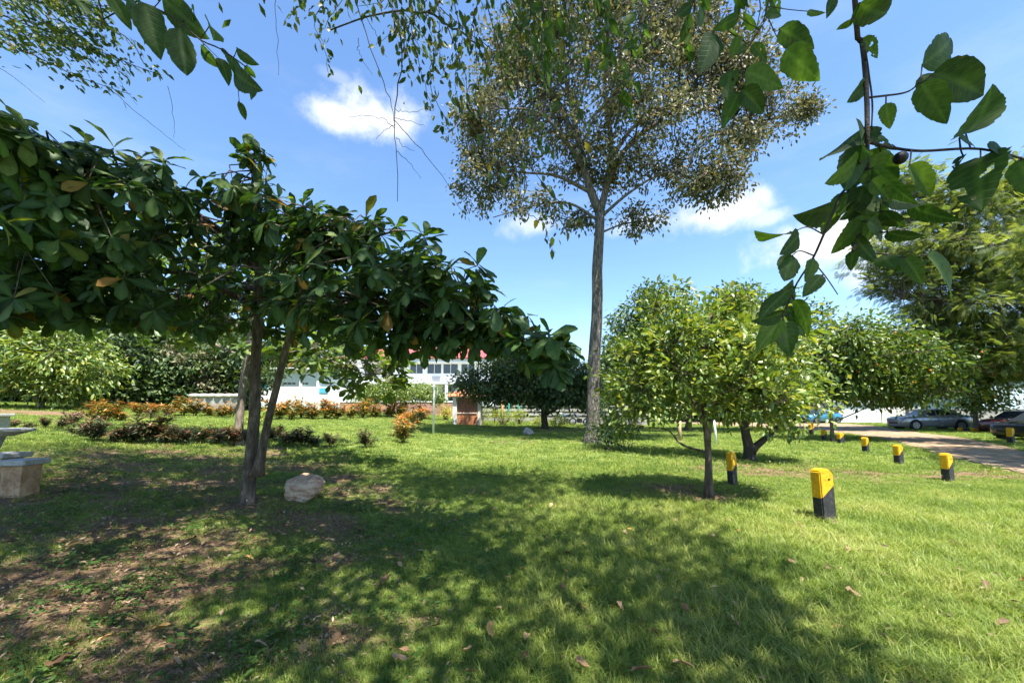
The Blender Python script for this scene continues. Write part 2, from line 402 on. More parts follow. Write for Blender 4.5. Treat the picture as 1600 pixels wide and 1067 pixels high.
glass_dark, _b = principled('window_glass', (0.02, 0.026, 0.032), 0.06, 0.0, 0.7)
glass_pale, _b = principled('window_glass_pale', (0.06, 0.075, 0.085), 0.08, 0.0, 0.7)
lamp_clear, _b = principled('headlamp', (0.65, 0.67, 0.70), 0.12, 0.3)
lamp_red, _b = principled('tail_lamp', (0.40, 0.012, 0.012), 0.18)
tyre_rubber = noisy('tyre_rubber', [(0.3, (0.012, 0.012, 0.012)), (0.7, (0.03, 0.029, 0.028))], 30, 3, 0.85, 0.2)
fruit_orange = noisy('fruit_orange', [(0.3, (0.50, 0.12, 0.02)), (0.7, (0.62, 0.20, 0.03))], 8, 3, 0.45, 0.1)
fruit_dark = noisy('fruit_dark', [(0.3, (0.006, 0.005, 0.007)), (0.7, (0.02, 0.014, 0.018))], 60, 3, 0.5, 0.8, bump_scale=80, dist=0.004)
hill_mat = noisy('hill_cover', [(0.3, (0.05, 0.07, 0.04)), (0.5, (0.10, 0.12, 0.07)), (0.75, (0.17, 0.17, 0.12))], 0.12, 10, 0.95, 0.6, bump_scale=0.4, dist=2.0)
metal_dark = noisy('metal_dark', [(0.3, (0.03, 0.03, 0.033)), (0.7, (0.07, 0.07, 0.075))], 20, 3, 0.5, 0.05, metallic=0.4)


def car_paint(name, col, rough=0.22):
    m, b = principled(name, col, rough, 0.35)
    b.inputs['Coat Weight'].default_value = 0.8
    b.inputs['Coat Roughness'].default_value = 0.08
    t = m.node_tree
    n = N(t, 'ShaderNodeTexNoise'); n.inputs['Scale'].default_value = 3.0; n.inputs['Detail'].default_value = 6
    tcn = N(t, 'ShaderNodeTexCoord'); t.links.new(tcn.outputs['Object'], n.inputs['Vector'])
    mr = N(t, 'ShaderNodeMapRange'); mr.inputs['To Min'].default_value = rough * 0.7; mr.inputs['To Max'].default_value = rough * 1.6
    t.links.new(n.outputs['Fac'], mr.inputs['Value']); t.links.new(mr.outputs[0], b.inputs['Roughness'])
    return m


# ------------------------------------------------------------------ mesh building
def set_mesh(me, V, faces, smooth=True, attrs=None):
    V = np.asarray(V, np.float32)
    faces = [np.asarray(f, np.int32) for f in faces if len(f)]
    me.vertices.add(len(V)); me.vertices.foreach_set('co', V.ravel())
    tot = np.concatenate([np.full(len(f), f.shape[1], np.int32) for f in faces])
    idx = np.concatenate([f.ravel() for f in faces])
    me.loops.add(len(idx)); me.loops.foreach_set('vertex_index', idx)
    me.polygons.add(len(tot))
    me.polygons.foreach_set('loop_start', np.concatenate([[0], np.cumsum(tot)[:-1]]).astype(np.int32))
    me.polygons.foreach_set('loop_total', tot)
    me.polygons.foreach_set('use_smooth', np.full(len(tot), bool(smooth)))
    for k, a in (attrs or {}).items():
        at = me.attributes.new(k, 'FLOAT', 'POINT')
        at.data.foreach_set('value', np.asarray(a, np.float32))
    me.update(calc_edges=True)
    return me


class MB:
    """collects boxes, tubes and lathed shapes; build() links them as ONE mesh object"""
    def __init__(self):
        self.v, self.f, self.n, self.tint = [], [], 0, []

    def add(self, V, faces, tint=0.5):
        V = np.asarray(V, float)
        self.v.append(V)
        for f in faces:
            f = np.asarray(f, int)
            if f.ndim == 1: f = f[None]
            self.f.append(f + self.n)
        self.n += len(V)
        return self

    def box(self, c, s, rz=0.0, taper=1.0, bevel=0.0):
        c, h = np.asarray(c, float), np.asarray(s, float) / 2
        if bevel > 0:
            b = min(bevel, h.min() * 0.9)
            ring = [(-h[0] + b, -h[1]), (h[0] - b, -h[1]), (h[0], -h[1] + b), (h[0], h[1] - b), (h[0] - b, h[1]), (-h[0] + b, h[1]), (-h[0], h[1] - b), (-h[0], -h[1] + b)]
            rings = []
            for (z, k) in ((-h[2], b), (-h[2] + b, 0), (h[2] - b, 0), (h[2], b)):
                sx, sy = (h[0] - k) / h[0], (h[1] - k) / h[1]
                rings.append([(x * sx, y * sy, z) for x, y in ring])
            V = np.array([p for r in rings for p in r]); fs = []
            for i in range(3):
                for j in range(8):
                    a, d = i * 8 + j, i * 8 + (j + 1) % 8
                    fs.append((a, d, d + 8, a + 8))
            faces = [np.array(fs), np.array([list(range(7, -1, -1))]), np.array([list(range(24, 32))])]
        else:
            V = np.array([(x * h[0] * (taper if z > 0 else 1), y * h[1] * (taper if z > 0 else 1), z * h[2]) for z in (-1, 1) for x, y in ((-1, -1), (1, -1), (1, 1), (-1, 1))])
            faces = [np.array([(3, 2, 1, 0), (4, 5, 6, 7), (0, 1, 5, 4), (1, 2, 6, 5), (2, 3, 7, 6), (3, 0, 4, 7)])]
        if rz:
            co, si = math.cos(rz), math.sin(rz)
            V = np.stack([V[:, 0] * co - V[:, 1] * si, V[:, 0] * si + V[:, 1] * co, V[:, 2]], 1)
        return self.add(V + c, faces)

    def tube(self, path, radii, sides=6, caps=True, wob=0.0):
        V, fs = tube_np(path, radii, sides, caps, wob)
        return self.add(V, fs)

    def lathe(self, c, prof, sides=16, axis='z'):
        prof = np.asarray(prof, float); n = len(prof)
        a = np.linspace(0, 2 * math.pi, sides, endpoint=False)
        V = np.stack([np.outer(prof[:, 0], np.cos(a)), np.outer(prof[:, 0], np.sin(a)), np.repeat(prof[:, 1:2], sides, 1)], -1).reshape(-1, 3)
        if axis == 'y':
            V = V[:, [0, 2, 1]]
        fs = []
        for i in range(n - 1):
            for j in range(sides):
                fs.append((i * sides + j, i * sides + (j + 1) % sides, (i + 1) * sides + (j + 1) % sides, (i + 1) * sides + j))
        faces = [np.array(fs)]
        faces.append(np.array([list(range(sides - 1, -1, -1))])); faces.append(np.array([[(n - 1) * sides + j for j in range(sides)]]))
        return self.add(V + np.asarray(c, float), faces)

    def prism(self, poly, axis_vec, origin=(0, 0, 0), ex=(1, 0, 0), ey=(0, 0, 1)):
        poly = np.asarray(poly, float); n = len(poly)
        ex, ey, ax, o = (np.asarray(q, float) for q in (ex, ey, axis_vec, origin))
        A = o + poly[:, :1] * ex + poly[:, 1:2] * ey
        V = np.concatenate([A, A + ax])
        fs = [(i, (i + 1) % n, n + (i + 1) % n, n + i) for i in range(n)]
        return self.add(V, [np.array(fs), np.array([list(range(n - 1, -1, -1))]), np.array([list(range(n, 2 * n))])])

    def mesh(self, name, smooth=False, attrs=None):
        V = np.concatenate(self.v)
        by = {}
        for f in self.f: by.setdefault(f.shape[1], []).append(f)
        return set_mesh(bpy.data.meshes.new(name), V, [np.concatenate(x) for x in by.values()], smooth, attrs)

    def build(self, name, mat, parent=None, smooth=False, fix=False):
        if parent is not None and not getattr(self, 'local', False):
            off = np.array(parent_loc(parent)); self.v = [q - off for q in self.v]
        me = self.mesh(name, smooth)
        if fix:
            bm = bmesh.new(); bm.from_mesh(me); bmesh.ops.recalc_face_normals(bm, faces=bm.faces); bm.to_mesh(me); bm.free()
        return link(name, me, mat, parent)


def LB():
    m = MB(); m.local = True
    return m


def parent_loc(o):
    p = np.zeros(3)
    while o is not None:
        p = p + np.array(o.location); o = o.parent
    return p


def tube_np(path, radii, sides=6, caps=True, wob=0.0):
    path = np.asarray(path, float); n = len(path)
    radii = np.broadcast_to(np.asarray(radii, float), (n,)) if np.ndim(radii) == 0 else np.asarray(radii, float)
    T = nrm(np.gradient(path, axis=0))
    ref = np.array([0.31, 0.93, 0.17]) if abs(T[0] @ np.array([0.31, 0.93, 0.17])) < 0.9 else np.array([1.0, 0, 0])
    A = nrm(np.cross(T, ref)); B = np.cross(T, A)
    ang = np.linspace(0, 2 * math.pi, sides, endpoint=False)
    R = radii[:, None] * (1 + (wob * np.sin(ang * 3 + np.arange(n)[:, None] * 1.3) if wob else 0))
    V = path[:, None] + R[..., None] * (np.cos(ang)[None, :, None] * A[:, None] + np.sin(ang)[None, :, None] * B[:, None])
    i, j = np.meshgrid(np.arange(n - 1), np.arange(sides), indexing='ij')
    q = np.stack([i * sides + j, i * sides + (j + 1) % sides, (i + 1) * sides + (j + 1) % sides, (i + 1) * sides + j], -1).reshape(-1, 4)
    fs = [q]
    if caps:
        fs.append(np.array([list(range(sides - 1, -1, -1))])); fs.append(np.array([[(n - 1) * sides + k for k in range(sides)]]))
    return V.reshape(-1, 3), fs


def link(name, me, mat=None, parent=None):
    o = bpy.data.objects.new(name, me)
    if mat is not None and not me.materials:
        me.materials.append(mat)
    COL.objects.link(o)
    if parent is not None: o.parent = parent
    return o


def tag(o, label=None, cat=None, group=None, kind=None):
    for k, val in (('label', label), ('category', cat), ('group', group), ('kind', kind)):
        if val: o[k] = val
    return o


def thing(name, label, cat, loc=(0, 0, 0), rz=0.0, group=None):
    o = bpy.data.objects.new(name, None)
    COL.objects.link(o)
    o.location = tuple(float(q) for q in loc); o.rotation_euler = (0, 0, rz)
    o.empty_display_size = 0.2
    return tag(o, label, cat, group)


KIDS = {}
def copy_tree(o, parent=None):
    c = o.copy(); COL.objects.link(c)
    if parent is not None: c.parent = parent
    for ch in list(o.children): copy_tree(ch, c)
    return c


# ------------------------------------------------------------------ leaves
def leaf_tpl(ts, ws, fold=0.25, curl=0.25, wav=0.0, simple=False):
    """a blade of unit length along +Y, half widths ws at stations ts, folded along the midrib, drooping by curl"""
    V, vein = [], []
    for k, (t, w) in enumerate(zip(ts, ws)):
        z = -curl * t * t
        j = wav * math.sin(k * 2.1)
        V += [(-w, t, z + fold * w + j * w), (0, t, z), (w, t, z + fold * w - j * w)]
        vein += [0, 1, 0]
    Fc = []
    for i in range(len(ts) - 1):
        a = i * 3
        Fc += [(a, a + 1, a + 4, a + 3), (a + 1, a + 2, a + 5, a + 4)]
    return np.array(V, float), np.array(Fc), np.array(vein, float)


T_ALMOND = leaf_tpl([0, .12, .3, .5, .68, .82, .93, 1.0], [.012, .05, .12, .20, .25, .245, .16, .02], 0.2, 0.22, 0.1)
T_ALMOND2 = leaf_tpl([0, .3, .6, .85, 1.0], [.012, .12, .23, .22, .03], 0.2, 0.30, 0.12)
T_LANCE = leaf_tpl([0, .3, .65, 1.0], [.015, .13, .12, .01], 0.35, 0.35)
T_OVAL = leaf_tpl([0, .35, .7, 1.0], [.02, .24, .2, .02], 0.3, 0.3)
T_OVATE = leaf_tpl([0, .06, .18, .34, .5, .66, .8, .91, 1.0], [.01, .16, .27, .315, .30, .24, .16, .075, .004], 0.22, 0.22, 0.10)
T_LEAFY = leaf_tpl([0, .25, .55, .8, 1], [.015, .145, .18, .115, .01], .3, .3)


def broad_tpl(seed, w=0.25, fold=0.12, curl=0.12, n=21, jag=0.04, twist=0.0, bites=()):
    """ovate blade with pointed tip and slightly toothed rim, five points across"""
    r = np.random.default_rng(seed); V, ve, Fc = [], [], []
    for i in range(n):
        t = i / (n - 1)
        ww = w * 2.45 * (max(t, .002) ** .45) * ((1.002 - t) ** .9)
        for k, c in enumerate((-1, -.75, -.5, -.25, 0, .25, .5, .75, 1)):
            e = 1 + (jag * r.normal() + (.018 if i % 2 else -.018)) * (abs(c) == 1)
            x = c * ww * e
            z = -curl * t * t + fold * abs(x) + .05 * w * math.sin(t * 9 + c * 2 + seed) * abs(c) + twist * x * t
            V.append((x, t, z)); ve.append(1.0 if c == 0 else 0.0)
    for i in range(n - 1):
        for k in range(8):
            a = i * 9 + k; q = (a, a + 1, a + 10, a + 9)
            m = np.mean([V[z] for z in q], axis=0)
            if any(math.hypot(m[0] - bx, m[1] - by) < br for bx, by, br in bites): continue
            Fc.append(q)
    return np.array(V, float), np.array(Fc), np.array(ve, float)


T_ELLIPSE = leaf_tpl([0, .2, .5, .8, 1], [.02, .17, .235, .16, .015], .28, .18)
T_SMALL = leaf_tpl([0, .5, 1.0], [.03, .2, .02], 0.3, 0.25)
T_STRAP = leaf_tpl([0, .35, .7, 1.0], [.03, .09, .085, .01], 0.5, 0.45)


def frond_tpl(n=9):
    V, Fc = [], []
    for i in range(n):
        t = 0.12 + 0.86 * i / (n - 1); L = 0.30 * math.sin(math.pi * (0.18 + 0.74 * i / (n - 1)))
        for s in (-1, 1):
            b = len(V); z = -0.25 * t * t
            V += [(0, t - .028, z), (0, t + .028, z), (s * L, t + .09, z - .08 * L), (s * L * .85, t + .0, z - .05)]
            Fc.append((b, b + 1, b + 2, b + 3) if s > 0 else (b + 1, b, b + 3, b + 2))
    b = len(V); V += [(-.008, 0, 0), (.008, 0, 0), (.004, 1, -.25), (-.004, 1, -.25)]; Fc.append((b, b + 1, b + 2, b + 3))
    return np.array(V, float), np.array(Fc), np.zeros(len(V))


T_FROND = frond_tpl()


def frames(D, U):
    D = nrm(D); Z = nrm(U - (U * D).sum(-1, keepdims=True) * D); X = np.cross(D, Z)
    return X, D, Z


def scatter(tpl, P, D, U, S):
    V, Fc, vein = tpl
    X, Y, Z = frames(D, U)
    S = np.asarray(S)[:, None, None]
    W = P[:, None] + S * (V[None, :, 0:1] * X[:, None] + V[None, :, 1:2] * Y[:, None] + V[None, :, 2:3] * Z[:, None])
    k = len(V)
    FF = (Fc[None] + (np.arange(len(P)) * k)[:, None, None]).reshape(-1, Fc.shape[1])
    return W.reshape(-1, 3), FF, np.tile(vein, len(P)), k


def leaf_mass(name, tpl, L, tint, mat, root, kind='stuff'):
    P, D, U, S = L
    W, FF, vein, k = scatter(tpl, P, D, U, S)
    me = set_mesh(bpy.data.meshes.new(name), W - parent_loc(root), [FF], True, {'tint': np.repeat(tint, k), 'vein': vein * 0.8})
    o = link(name, me, mat, root)
    if kind: o['kind'] = kind
    return o


def leaf_variants(name, tpl_list, mat, tints):
    out = []
    for tp in tpl_list:
        for t in tints:
            V, Fc, vein = tp
            me = set_mesh(bpy.data.meshes.new(name), V, [Fc], True, {'tint': np.full(len(V), t), 'vein': vein * 0.8})
            me.materials.append(mat); out.append(me)
    return out


def leaf_parts(root, meshes, L, pick, name='leaf'):
    P, D, U, S = L
    X, Y, Z = frames(D, U)
    base = parent_loc(root)
    for i in pick:
        o = bpy.data.objects.new(name, meshes[int(rng.integers(len(meshes)))])
        COL.objects.link(o); o.parent = root
        s = float(S[i]); p = P[i] - base
        o.matrix_basis = Matrix(((X[i][0] * s, Y[i][0] * s, Z[i][0] * s, p[0]), (X[i][1] * s, Y[i][1] * s, Z[i][1] * s, p[1]), (X[i][2] * s, Y[i][2] * s, Z[i][2] * s, p[2]), (0, 0, 0, 1)))


def split_largest(L, n=300):
    P, D, U, S = L
    u, v, f = proj(P)
    ok = (f > 0.2) & (u > -10) & (u < 1610) & (v > -10) & (v < 1075)
    score = np.where(ok, S / np.maximum(f, 0.2), -1) + np.where(ok, 1e-4 * rng.random(len(S)), 0)
    order = np.argsort(-score)
    pick = [i for i in order[:n] if score[i] > 0]
    m = np.ones(len(S), bool); m[pick] = False
    return pick, m


def sub(L, m):
    return tuple(a[m] for a in L)


def rosettes(P, A, n=9, size=(0.2, 0.3), droop=0.15, open_=(45, 105)):
    """whorls of leaves round twig tips P with axes A"""
    out = []
    for p, a in zip(P, nrm(A)):
        k = int(rng.integers(max(4, n - 3), n + 4))
        ref = np.array([1.0, 0, 0]) if abs(a[0]) < 0.8 else np.array([0, 1.0, 0])
        e1 = nrm(np.cross(a, ref)); e2 = np.cross(a, e1)
        th = rng.random() * 6.28 + np.arange(k) * 2.399 + rng.normal(0, .25, k)
        el = np.radians(rng.uniform(open_[0], open_[1], k))
        D = np.cos(el)[:, None] * a + np.sin(el)[:, None] * (np.cos(th)[:, None] * e1 + np.sin(th)[:, None] * e2)
        D[:, 2] -= droop * rng.random(k)
        U = a[None] * 0.7 + np.array([0, 0, .6]) + rng.normal(0, .28, (k, 3))
        out.append((p + a * rng.uniform(-.05, .02, (k, 1)), nrm(D), U, rng.uniform(*size, k)))
    return tuple(np.concatenate(x) for x in zip(*out))


def sprays(P, A, n=14, r=0.25, size=(0.1, 0.18), droop=0.35, out=0.6, up=0.9):
    """loose sprays of leaves round twig ends"""
    m = len(P)
    off = rng.normal(0, 1, (m, n, 3)) * np.array([r, r, r * .7])
    A = nrm(A)
    D = off / r * 0.45 + A[:, None] * out + rng.normal(0, .5, (m, n, 3)); D[..., 2] -= droop
    U = rng.normal(0, .45, (m, n, 3)); U[..., 2] += up
    pos = P[:, None] + off
    return pos.reshape(-1, 3), nrm(D.reshape(-1, 3)), U.reshape(-1, 3), rng.uniform(*size, m * n)


def along(path, step, size, jitter=0.02, droop=0.4):
    """leaves set alternately along a twig"""
    path = np.asarray(path, float)
    seg = np.linalg.norm(np.diff(path, axis=0), axis=1); cs = np.concatenate([[0], np.cumsum(seg)])
    t = np.arange(step * 0.5, cs[-1], step)
    if len(t) == 0: t = np.array([cs[-1]])
    P = np.stack([np.interp(t, cs, path[:, i]) for i in range(3)], 1)
    T = nrm(np.stack([np.interp(np.minimum(t + .02, cs[-1]), cs, path[:, i]) - np.interp(t - .02, cs, path[:, i]) for i in range(3)], 1))
    side = nrm(np.cross(T, np.array([0.2, -0.3, 1.0])))
    sgn = np.where(np.arange(len(t)) % 2 == 0, 1, -1)[:, None]
    D = T * 0.55 + side * sgn * 0.8 + rng.normal(0, .28, P.shape); D[:, 2] -= droop
    U = rng.normal(0, .5, P.shape) + np.array([0, 0, .8])
    return P + rng.normal(0, jitter, P.shape), nrm(D), U, rng.uniform(*size, len(t))


def cat_leaves(Ls):
    return tuple(np.concatenate(x) for x in zip(*Ls))


def curve(pts, n=10):
    """smooth path through points (Catmull-Rom)"""
    p = np.asarray(pts, float)
    if len(p) == 2:
        return p[0] + np.linspace(0, 1, n)[:, None] * (p[1] - p[0])
    e = np.concatenate([[2 * p[0] - p[1]], p, [2 * p[-1] - p[-2]]])
    out = []
    for i in range(1, len(e) - 2):
        t = np.linspace(0, 1, max(2, n // (len(p) - 1) + 1), endpoint=(i == len(e) - 3))[:, None]
        a, b, c, d = e[i - 1], e[i], e[i + 1], e[i + 2]
        out.append(0.5 * ((2 * b) + (c - a) * t + (2 * a - 5 * b + 4 * c - d) * t ** 2 + (3 * b - a - 3 * c + d) * t ** 3))
    return np.concatenate(out)


def blob_points(blobs, n, shell=2.0, flat=0.0):
    w = np.array([b[1][0] * b[1][1] * b[1][2] for b in blobs]) ** (0.72)
    w = w * np.array([b[2] if len(b) > 2 else 1.0 for b in blobs])
    which = rng.choice(len(blobs), n, p=w / w.sum())
    d = nrm(rng.normal(0, 1, (n, 3))); r = rng.random(n) ** (1.0 / (1.0 + shell)) * (1 + np.clip(rng.normal(0, .16, n), -.4, .34))
    stray = rng.random(n) < 0.05
    r = np.where(stray, rng.uniform(1.02, 1.3, n), r)
    C = np.array([b[0] for b in blobs])[which]; R = np.array([b[1] for b in blobs])[which]
    return C + d * r[:, None] * R


def gaps(C, size, thr):
    """true where foliage stands; false in the hollows between clumps"""
    s = 1.0 / size
    return vnoise(C[:, 0] * s + C[:, 2] * s * .7, C[:, 1] * s - C[:, 2] * s * .9, 1.0, C[0, 0] % 5) + .6 * vnoise(C[:, 2] * s * 1.3, C[:, 0] * s * .8 + C[:, 1] * s, 1.0, 2.0) < thr


def make_tree(name, label, base, stems, blobs, n_cl, n_limb, bark, tpl, mat, leaf_fn, group=None, limbs=None, limb_r=None,
              parts=0, variants=None, twig_r=0.008, keep=None, shell=2.0, cat='tree', attach=0.25, gap=None, tint_bias=0.0, branch_parts=True, tint_pow=1.0, wob=0.06, twig_sides=3, sag=0.0):
    """trunk stems, limbs to parts of the crown, twigs to leaf clusters"""
    root = thing(name, label, cat, base, 0, group)
    tr = MB()
    for path, r0, r1 in stems:
        p = curve(path, 14); s = np.linspace(0, 1, len(p))
        flare = 1 + 0.75 * np.exp(-s * 13)
        tr.tube(p, (r0 + (r1 - r0) * s) * flare, 11, True, wob)
    tr.build('trunk', bark, root, True)
    C = blob_points(blobs, n_cl, shell)
    if keep is not None:
        C = C[keep(C)]
    if gap:
        C = C[gaps(C, gap[0], gap[1])]
    stem_pts = np.concatenate([np.concatenate([curve(p, 24), np.linspace(r0, r1, len(curve(p, 24)))[:, None]], 1)[int(len(curve(p, 24)) * attach):] for p, r0, r1 in stems])
    paths = []
    if limbs:
        for lp, lr in limbs:
            q = curve(lp, 14); paths.append((q, lr))
    if n_limb:
        # spread limb targets by farthest choice
        cand = C[rng.choice(len(C), min(len(C), 260), replace=False)]
        tg = [cand[0]]
        dmin = np.linalg.norm(cand - tg[0], axis=1)
        for _ in range(n_limb - 1):
            i = int(np.argmax(dmin)); tg.append(cand[i]); dmin = np.minimum(dmin, np.linalg.norm(cand - cand[i], axis=1))
        for t in tg:
            dd = np.linalg.norm(stem_pts[:, :3] - t, axis=1) + 1.2 * np.maximum(0, stem_pts[:, 2] - t[2] + 0.25 * np.linalg.norm(stem_pts[:, :2] - t[:2], axis=1))
            s = stem_pts[int(np.argmin(dd))]
            L = np.linalg.norm(t - s[:3])
            mid = s[:3] * 0.5 + t * 0.5 + np.array([0, 0, 0.10 * L - sag * L]) + rng.normal(0, .06 * L, 3)
            paths.append((curve([s[:3], s[:3] * .75 + t * .25 + np.array([0, 0, .07 * L]) + rng.normal(0, .03 * L, 3), mid, t], 12), limb_r or max(0.012, s[3] * 0.5)))
    lb = MB(); alln, allr = [], []
    for q, lr in paths:
        r = np.linspace(lr, max(lr * 0.22, twig_r), len(q))
        if branch_parts:
            MB().tube(q, r, 6, True).build('branch', bark, root, True)
        else:
            lb.tube(q, r, 5, False)
        alln.append(q); allr.append(r)
    if lb.n: lb.build('branches', bark, root, True)
    if not alln:
        alln = [stem_pts[:, :3]]; allr = [stem_pts[:, 3]]
    LP, LR = np.concatenate(alln), np.concatenate(allr)
    A = np.zeros_like(C); tw = MB()
    for i, c in enumerate(C):
        j = int(np.argmin(np.linalg.norm(LP - c, axis=1)))
        s = LP[j]; d = c - s; L = np.linalg.norm(d)
        mid = (s + c) / 2 + rng.normal(0, .09 * L, 3) + np.array([0, 0, .05 * L])
        q = np.array([s, mid, c])
        rr = min(LR[j] * 0.7, twig_r * (1 + L * 0.7))
        tw.add(*tube_np(q, [rr, rr * .7, twig_r * .4], twig_sides, False))
        A[i] = nrm(c - mid)
    if tw.n: tw.build('twigs', bark, root, True)['kind'] = 'stuff'
    L = leaf_fn(C, A)
    tint = np.clip(rng.random(len(L[3])) ** tint_pow + tint_bias * rng.random(len(L[3])) * 1.6, 0, 1)
    if parts:
        pick, m = split_largest(L, parts)
        leaf_parts(root, variants, L, pick)
        L, tint = sub(L, m), tint[m]
    leaf_mass('foliage', tpl, L, tint, mat, root)
    return root
# ================================================================== the setting
ROAD_NEAR = [gpx(*p) for p in ((1262, 672), (1307, 676), (1352, 681), (1397, 691), (1465, 708), (1532, 726), (1600, 740))]
ROAD_FAR = [gpx(*p) for p in ((1240, 659), (1300, 661), (1360, 665), (1420, 674), (1487, 682), (1555, 694), (1600, 704))]
for R_ in (ROAD_NEAR, ROAD_FAR):
    e = R_[-1] - R_[-3]
    R_.append(R_[-1] + e * 1.5); R_.append(R_[-1] + e * 2.5)
    e = R_[0] - R_[1]
    R_.insert(0, R_[0] + nrm(e) * 14 + np.array([-6, 0, 0]))


def poly_side(x, y, line):
    """signed distance-like value in y to a polyline given as points of growing x"""
    L = np.array(sorted([(p[0], p[1]) for p in line]))
    return y - np.interp(x, L[:, 0], L[:, 1])


def in_road(x, y, m=0.0):
    """inside the strip between the two edges (edges run away to the upper left)"""
    a = np.array([p[:2] for p in ROAD_NEAR]); b = np.array([p[:2] for p in ROAD_FAR])
    P = np.concatenate([a, b[::-1]])
    x, y = np.asarray(x, float), np.asarray(y, float)
    x, y = x + .4 * vnoise(x, y, 1.6, 8), y + .35 * vnoise(x, y, 2.1, 1) + .2 * vnoise(x, y, 5.0, 2)
    inside = np.zeros(x.shape, bool)
    j = len(P) - 1
    for i in range(len(P)):
        xi, yi, xj, yj = P[i][0], P[i][1], P[j][0], P[j][1]
        c = ((yi > y) != (yj > y)) & (x < (xj - xi) * (y - yi) / (yj - yi + 1e-12) + xi)
        inside ^= c
        j = i
    return inside


BARE = [(-4.8, 5.0, 3.6, 3.4, 0.58), (-2.8, 2.8, 1.9, 1.4, 0.4), (-7.5, 9.0, 4.0, 2.6, 0.5)]
for (u, v, rx, ry, w) in ((1090, 768, 1.5, 0.8, 0.6), (1200, 735, 2.4, 1.2, 0.6), (1400, 748, 2.0, 1.0, 0.25), (60, 645, 4.5, 2.0, 0.9), (860, 672, 3.0, 2.0, 0.6), (1590, 742, 2.5, .8, .7), (800, 690, 1.2, 1.5, .35)):
    g = gpx(u, v); BARE.append((g[0], g[1], rx, ry, w))


def cover(x, y):
    """how much of the soil the grass hides, 0..1"""
    x, y = np.asarray(x, float), np.asarray(y, float)
    c = np.ones_like(x)
    for (cx, cy, rx, ry, w) in BARE:
        d = np.sqrt(((x - cx) / rx) ** 2 + ((y - cy) / ry) ** 2)
        c = c * (1 - w * (1 - sstep(0.55, 1.25, d + 0.28 * vnoise(x, y, 1.3, 3))))
    patch = vnoise(x, y, 1.7, 9)
    c = np.clip(c + 0.55 * patch * (1.15 - c) - 0.10 * sstep(0.35, 0.8, vnoise(x, y, 2.6, 4)), 0.04, 1.0)
    return c


# ground: one sheet out to the horizon
t = np.linspace(-1, 1, 400)
gx = 700 * np.sinh(5.6 * t) / math.sinh(5.6)
ty = np.linspace(-0.62, 1, 400)
gy = 900 * np.sinh(5.8 * ty) / math.sinh(5.8)
GX, GY = np.meshgrid(gx, gy + 2.0)
GZ = ground_z(GX, GY)
V = np.stack([GX, GY, GZ], -1).reshape(-1, 3)
i, j = np.meshgrid(np.arange(399), np.arange(399), indexing='ij')
Q = np.stack([i * 400 + j, i * 400 + j + 1, (i + 1) * 400 + j + 1, (i + 1) * 400 + j], -1).reshape(-1, 4)
me = set_mesh(bpy.data.meshes.new('ground'), V, [Q], True, {'cover': cover(V[:, 0], V[:, 1])})
gm, gb = principled('ground_soil_and_turf', rough=0.95, spec=0.15)
gt = gm.node_tree
geo = N(gt, 'ShaderNodeNewGeometry')
def gnoise(s, d=6, r=0.6):
    n = N(gt, 'ShaderNodeTexNoise'); n.inputs['Scale'].default_value = s; n.inputs['Detail'].default_value = d; n.inputs['Roughness'].default_value = r
    gt.links.new(geo.outputs['Position'], n.inputs['Vector']); return n.outputs['Fac']
soil = ramp(gt, gnoise(38, 8, .7), [(0.25, (0.038, 0.024, 0.013)), (0.45, (0.12, 0.075, 0.042)), (0.6, (0.24, 0.16, 0.092)), (0.8, (0.42, 0.31, 0.20))])
turf = ramp(gt, gnoise(2.2, 8, .75), [(0.25, (0.050, 0.085, 0.018)), (0.5, (0.115, 0.160, 0.034)), (0.65, (0.20, 0.22, 0.06)), (0.85, (0.30, 0.26, 0.11))])
cv = N(gt, 'ShaderNodeAttribute', attribute_name='cover')
cm = math_node(gt, 'ADD', cv.outputs['Fac'], math_node(gt, 'MULTIPLY', math_node(gt, 'SUBTRACT', gnoise(14, 6, .7), 0.5), 1.1))
mr = N(gt, 'ShaderNodeMapRange', interpolation_type='SMOOTHSTEP'); mr.inputs['From Min'].default_value = 0.42; mr.inputs['From Max'].default_value = 0.72
gt.links.new(cm, mr.inputs['Value'])
gmix = N(gt, 'ShaderNodeMix', data_type='RGBA')
gt.links.new(mr.outputs[0], gmix.inputs['Factor']); gt.links.new(soil, gmix.inputs[6]); gt.links.new(turf, gmix.inputs[7])
gt.links.new(gmix.outputs[2], gb.inputs['Base Color'])
bp = N(gt, 'ShaderNodeBump'); bp.inputs['Strength'].default_value = 0.7; bp.inputs['Distance'].default_value = 0.03
gt.links.new(gnoise(30, 8, .75), bp.inputs['Height']); gt.links.new(bp.outputs[0], gb.inputs['Normal'])
ground = tag(link('ground', me, gm), kind='structure')

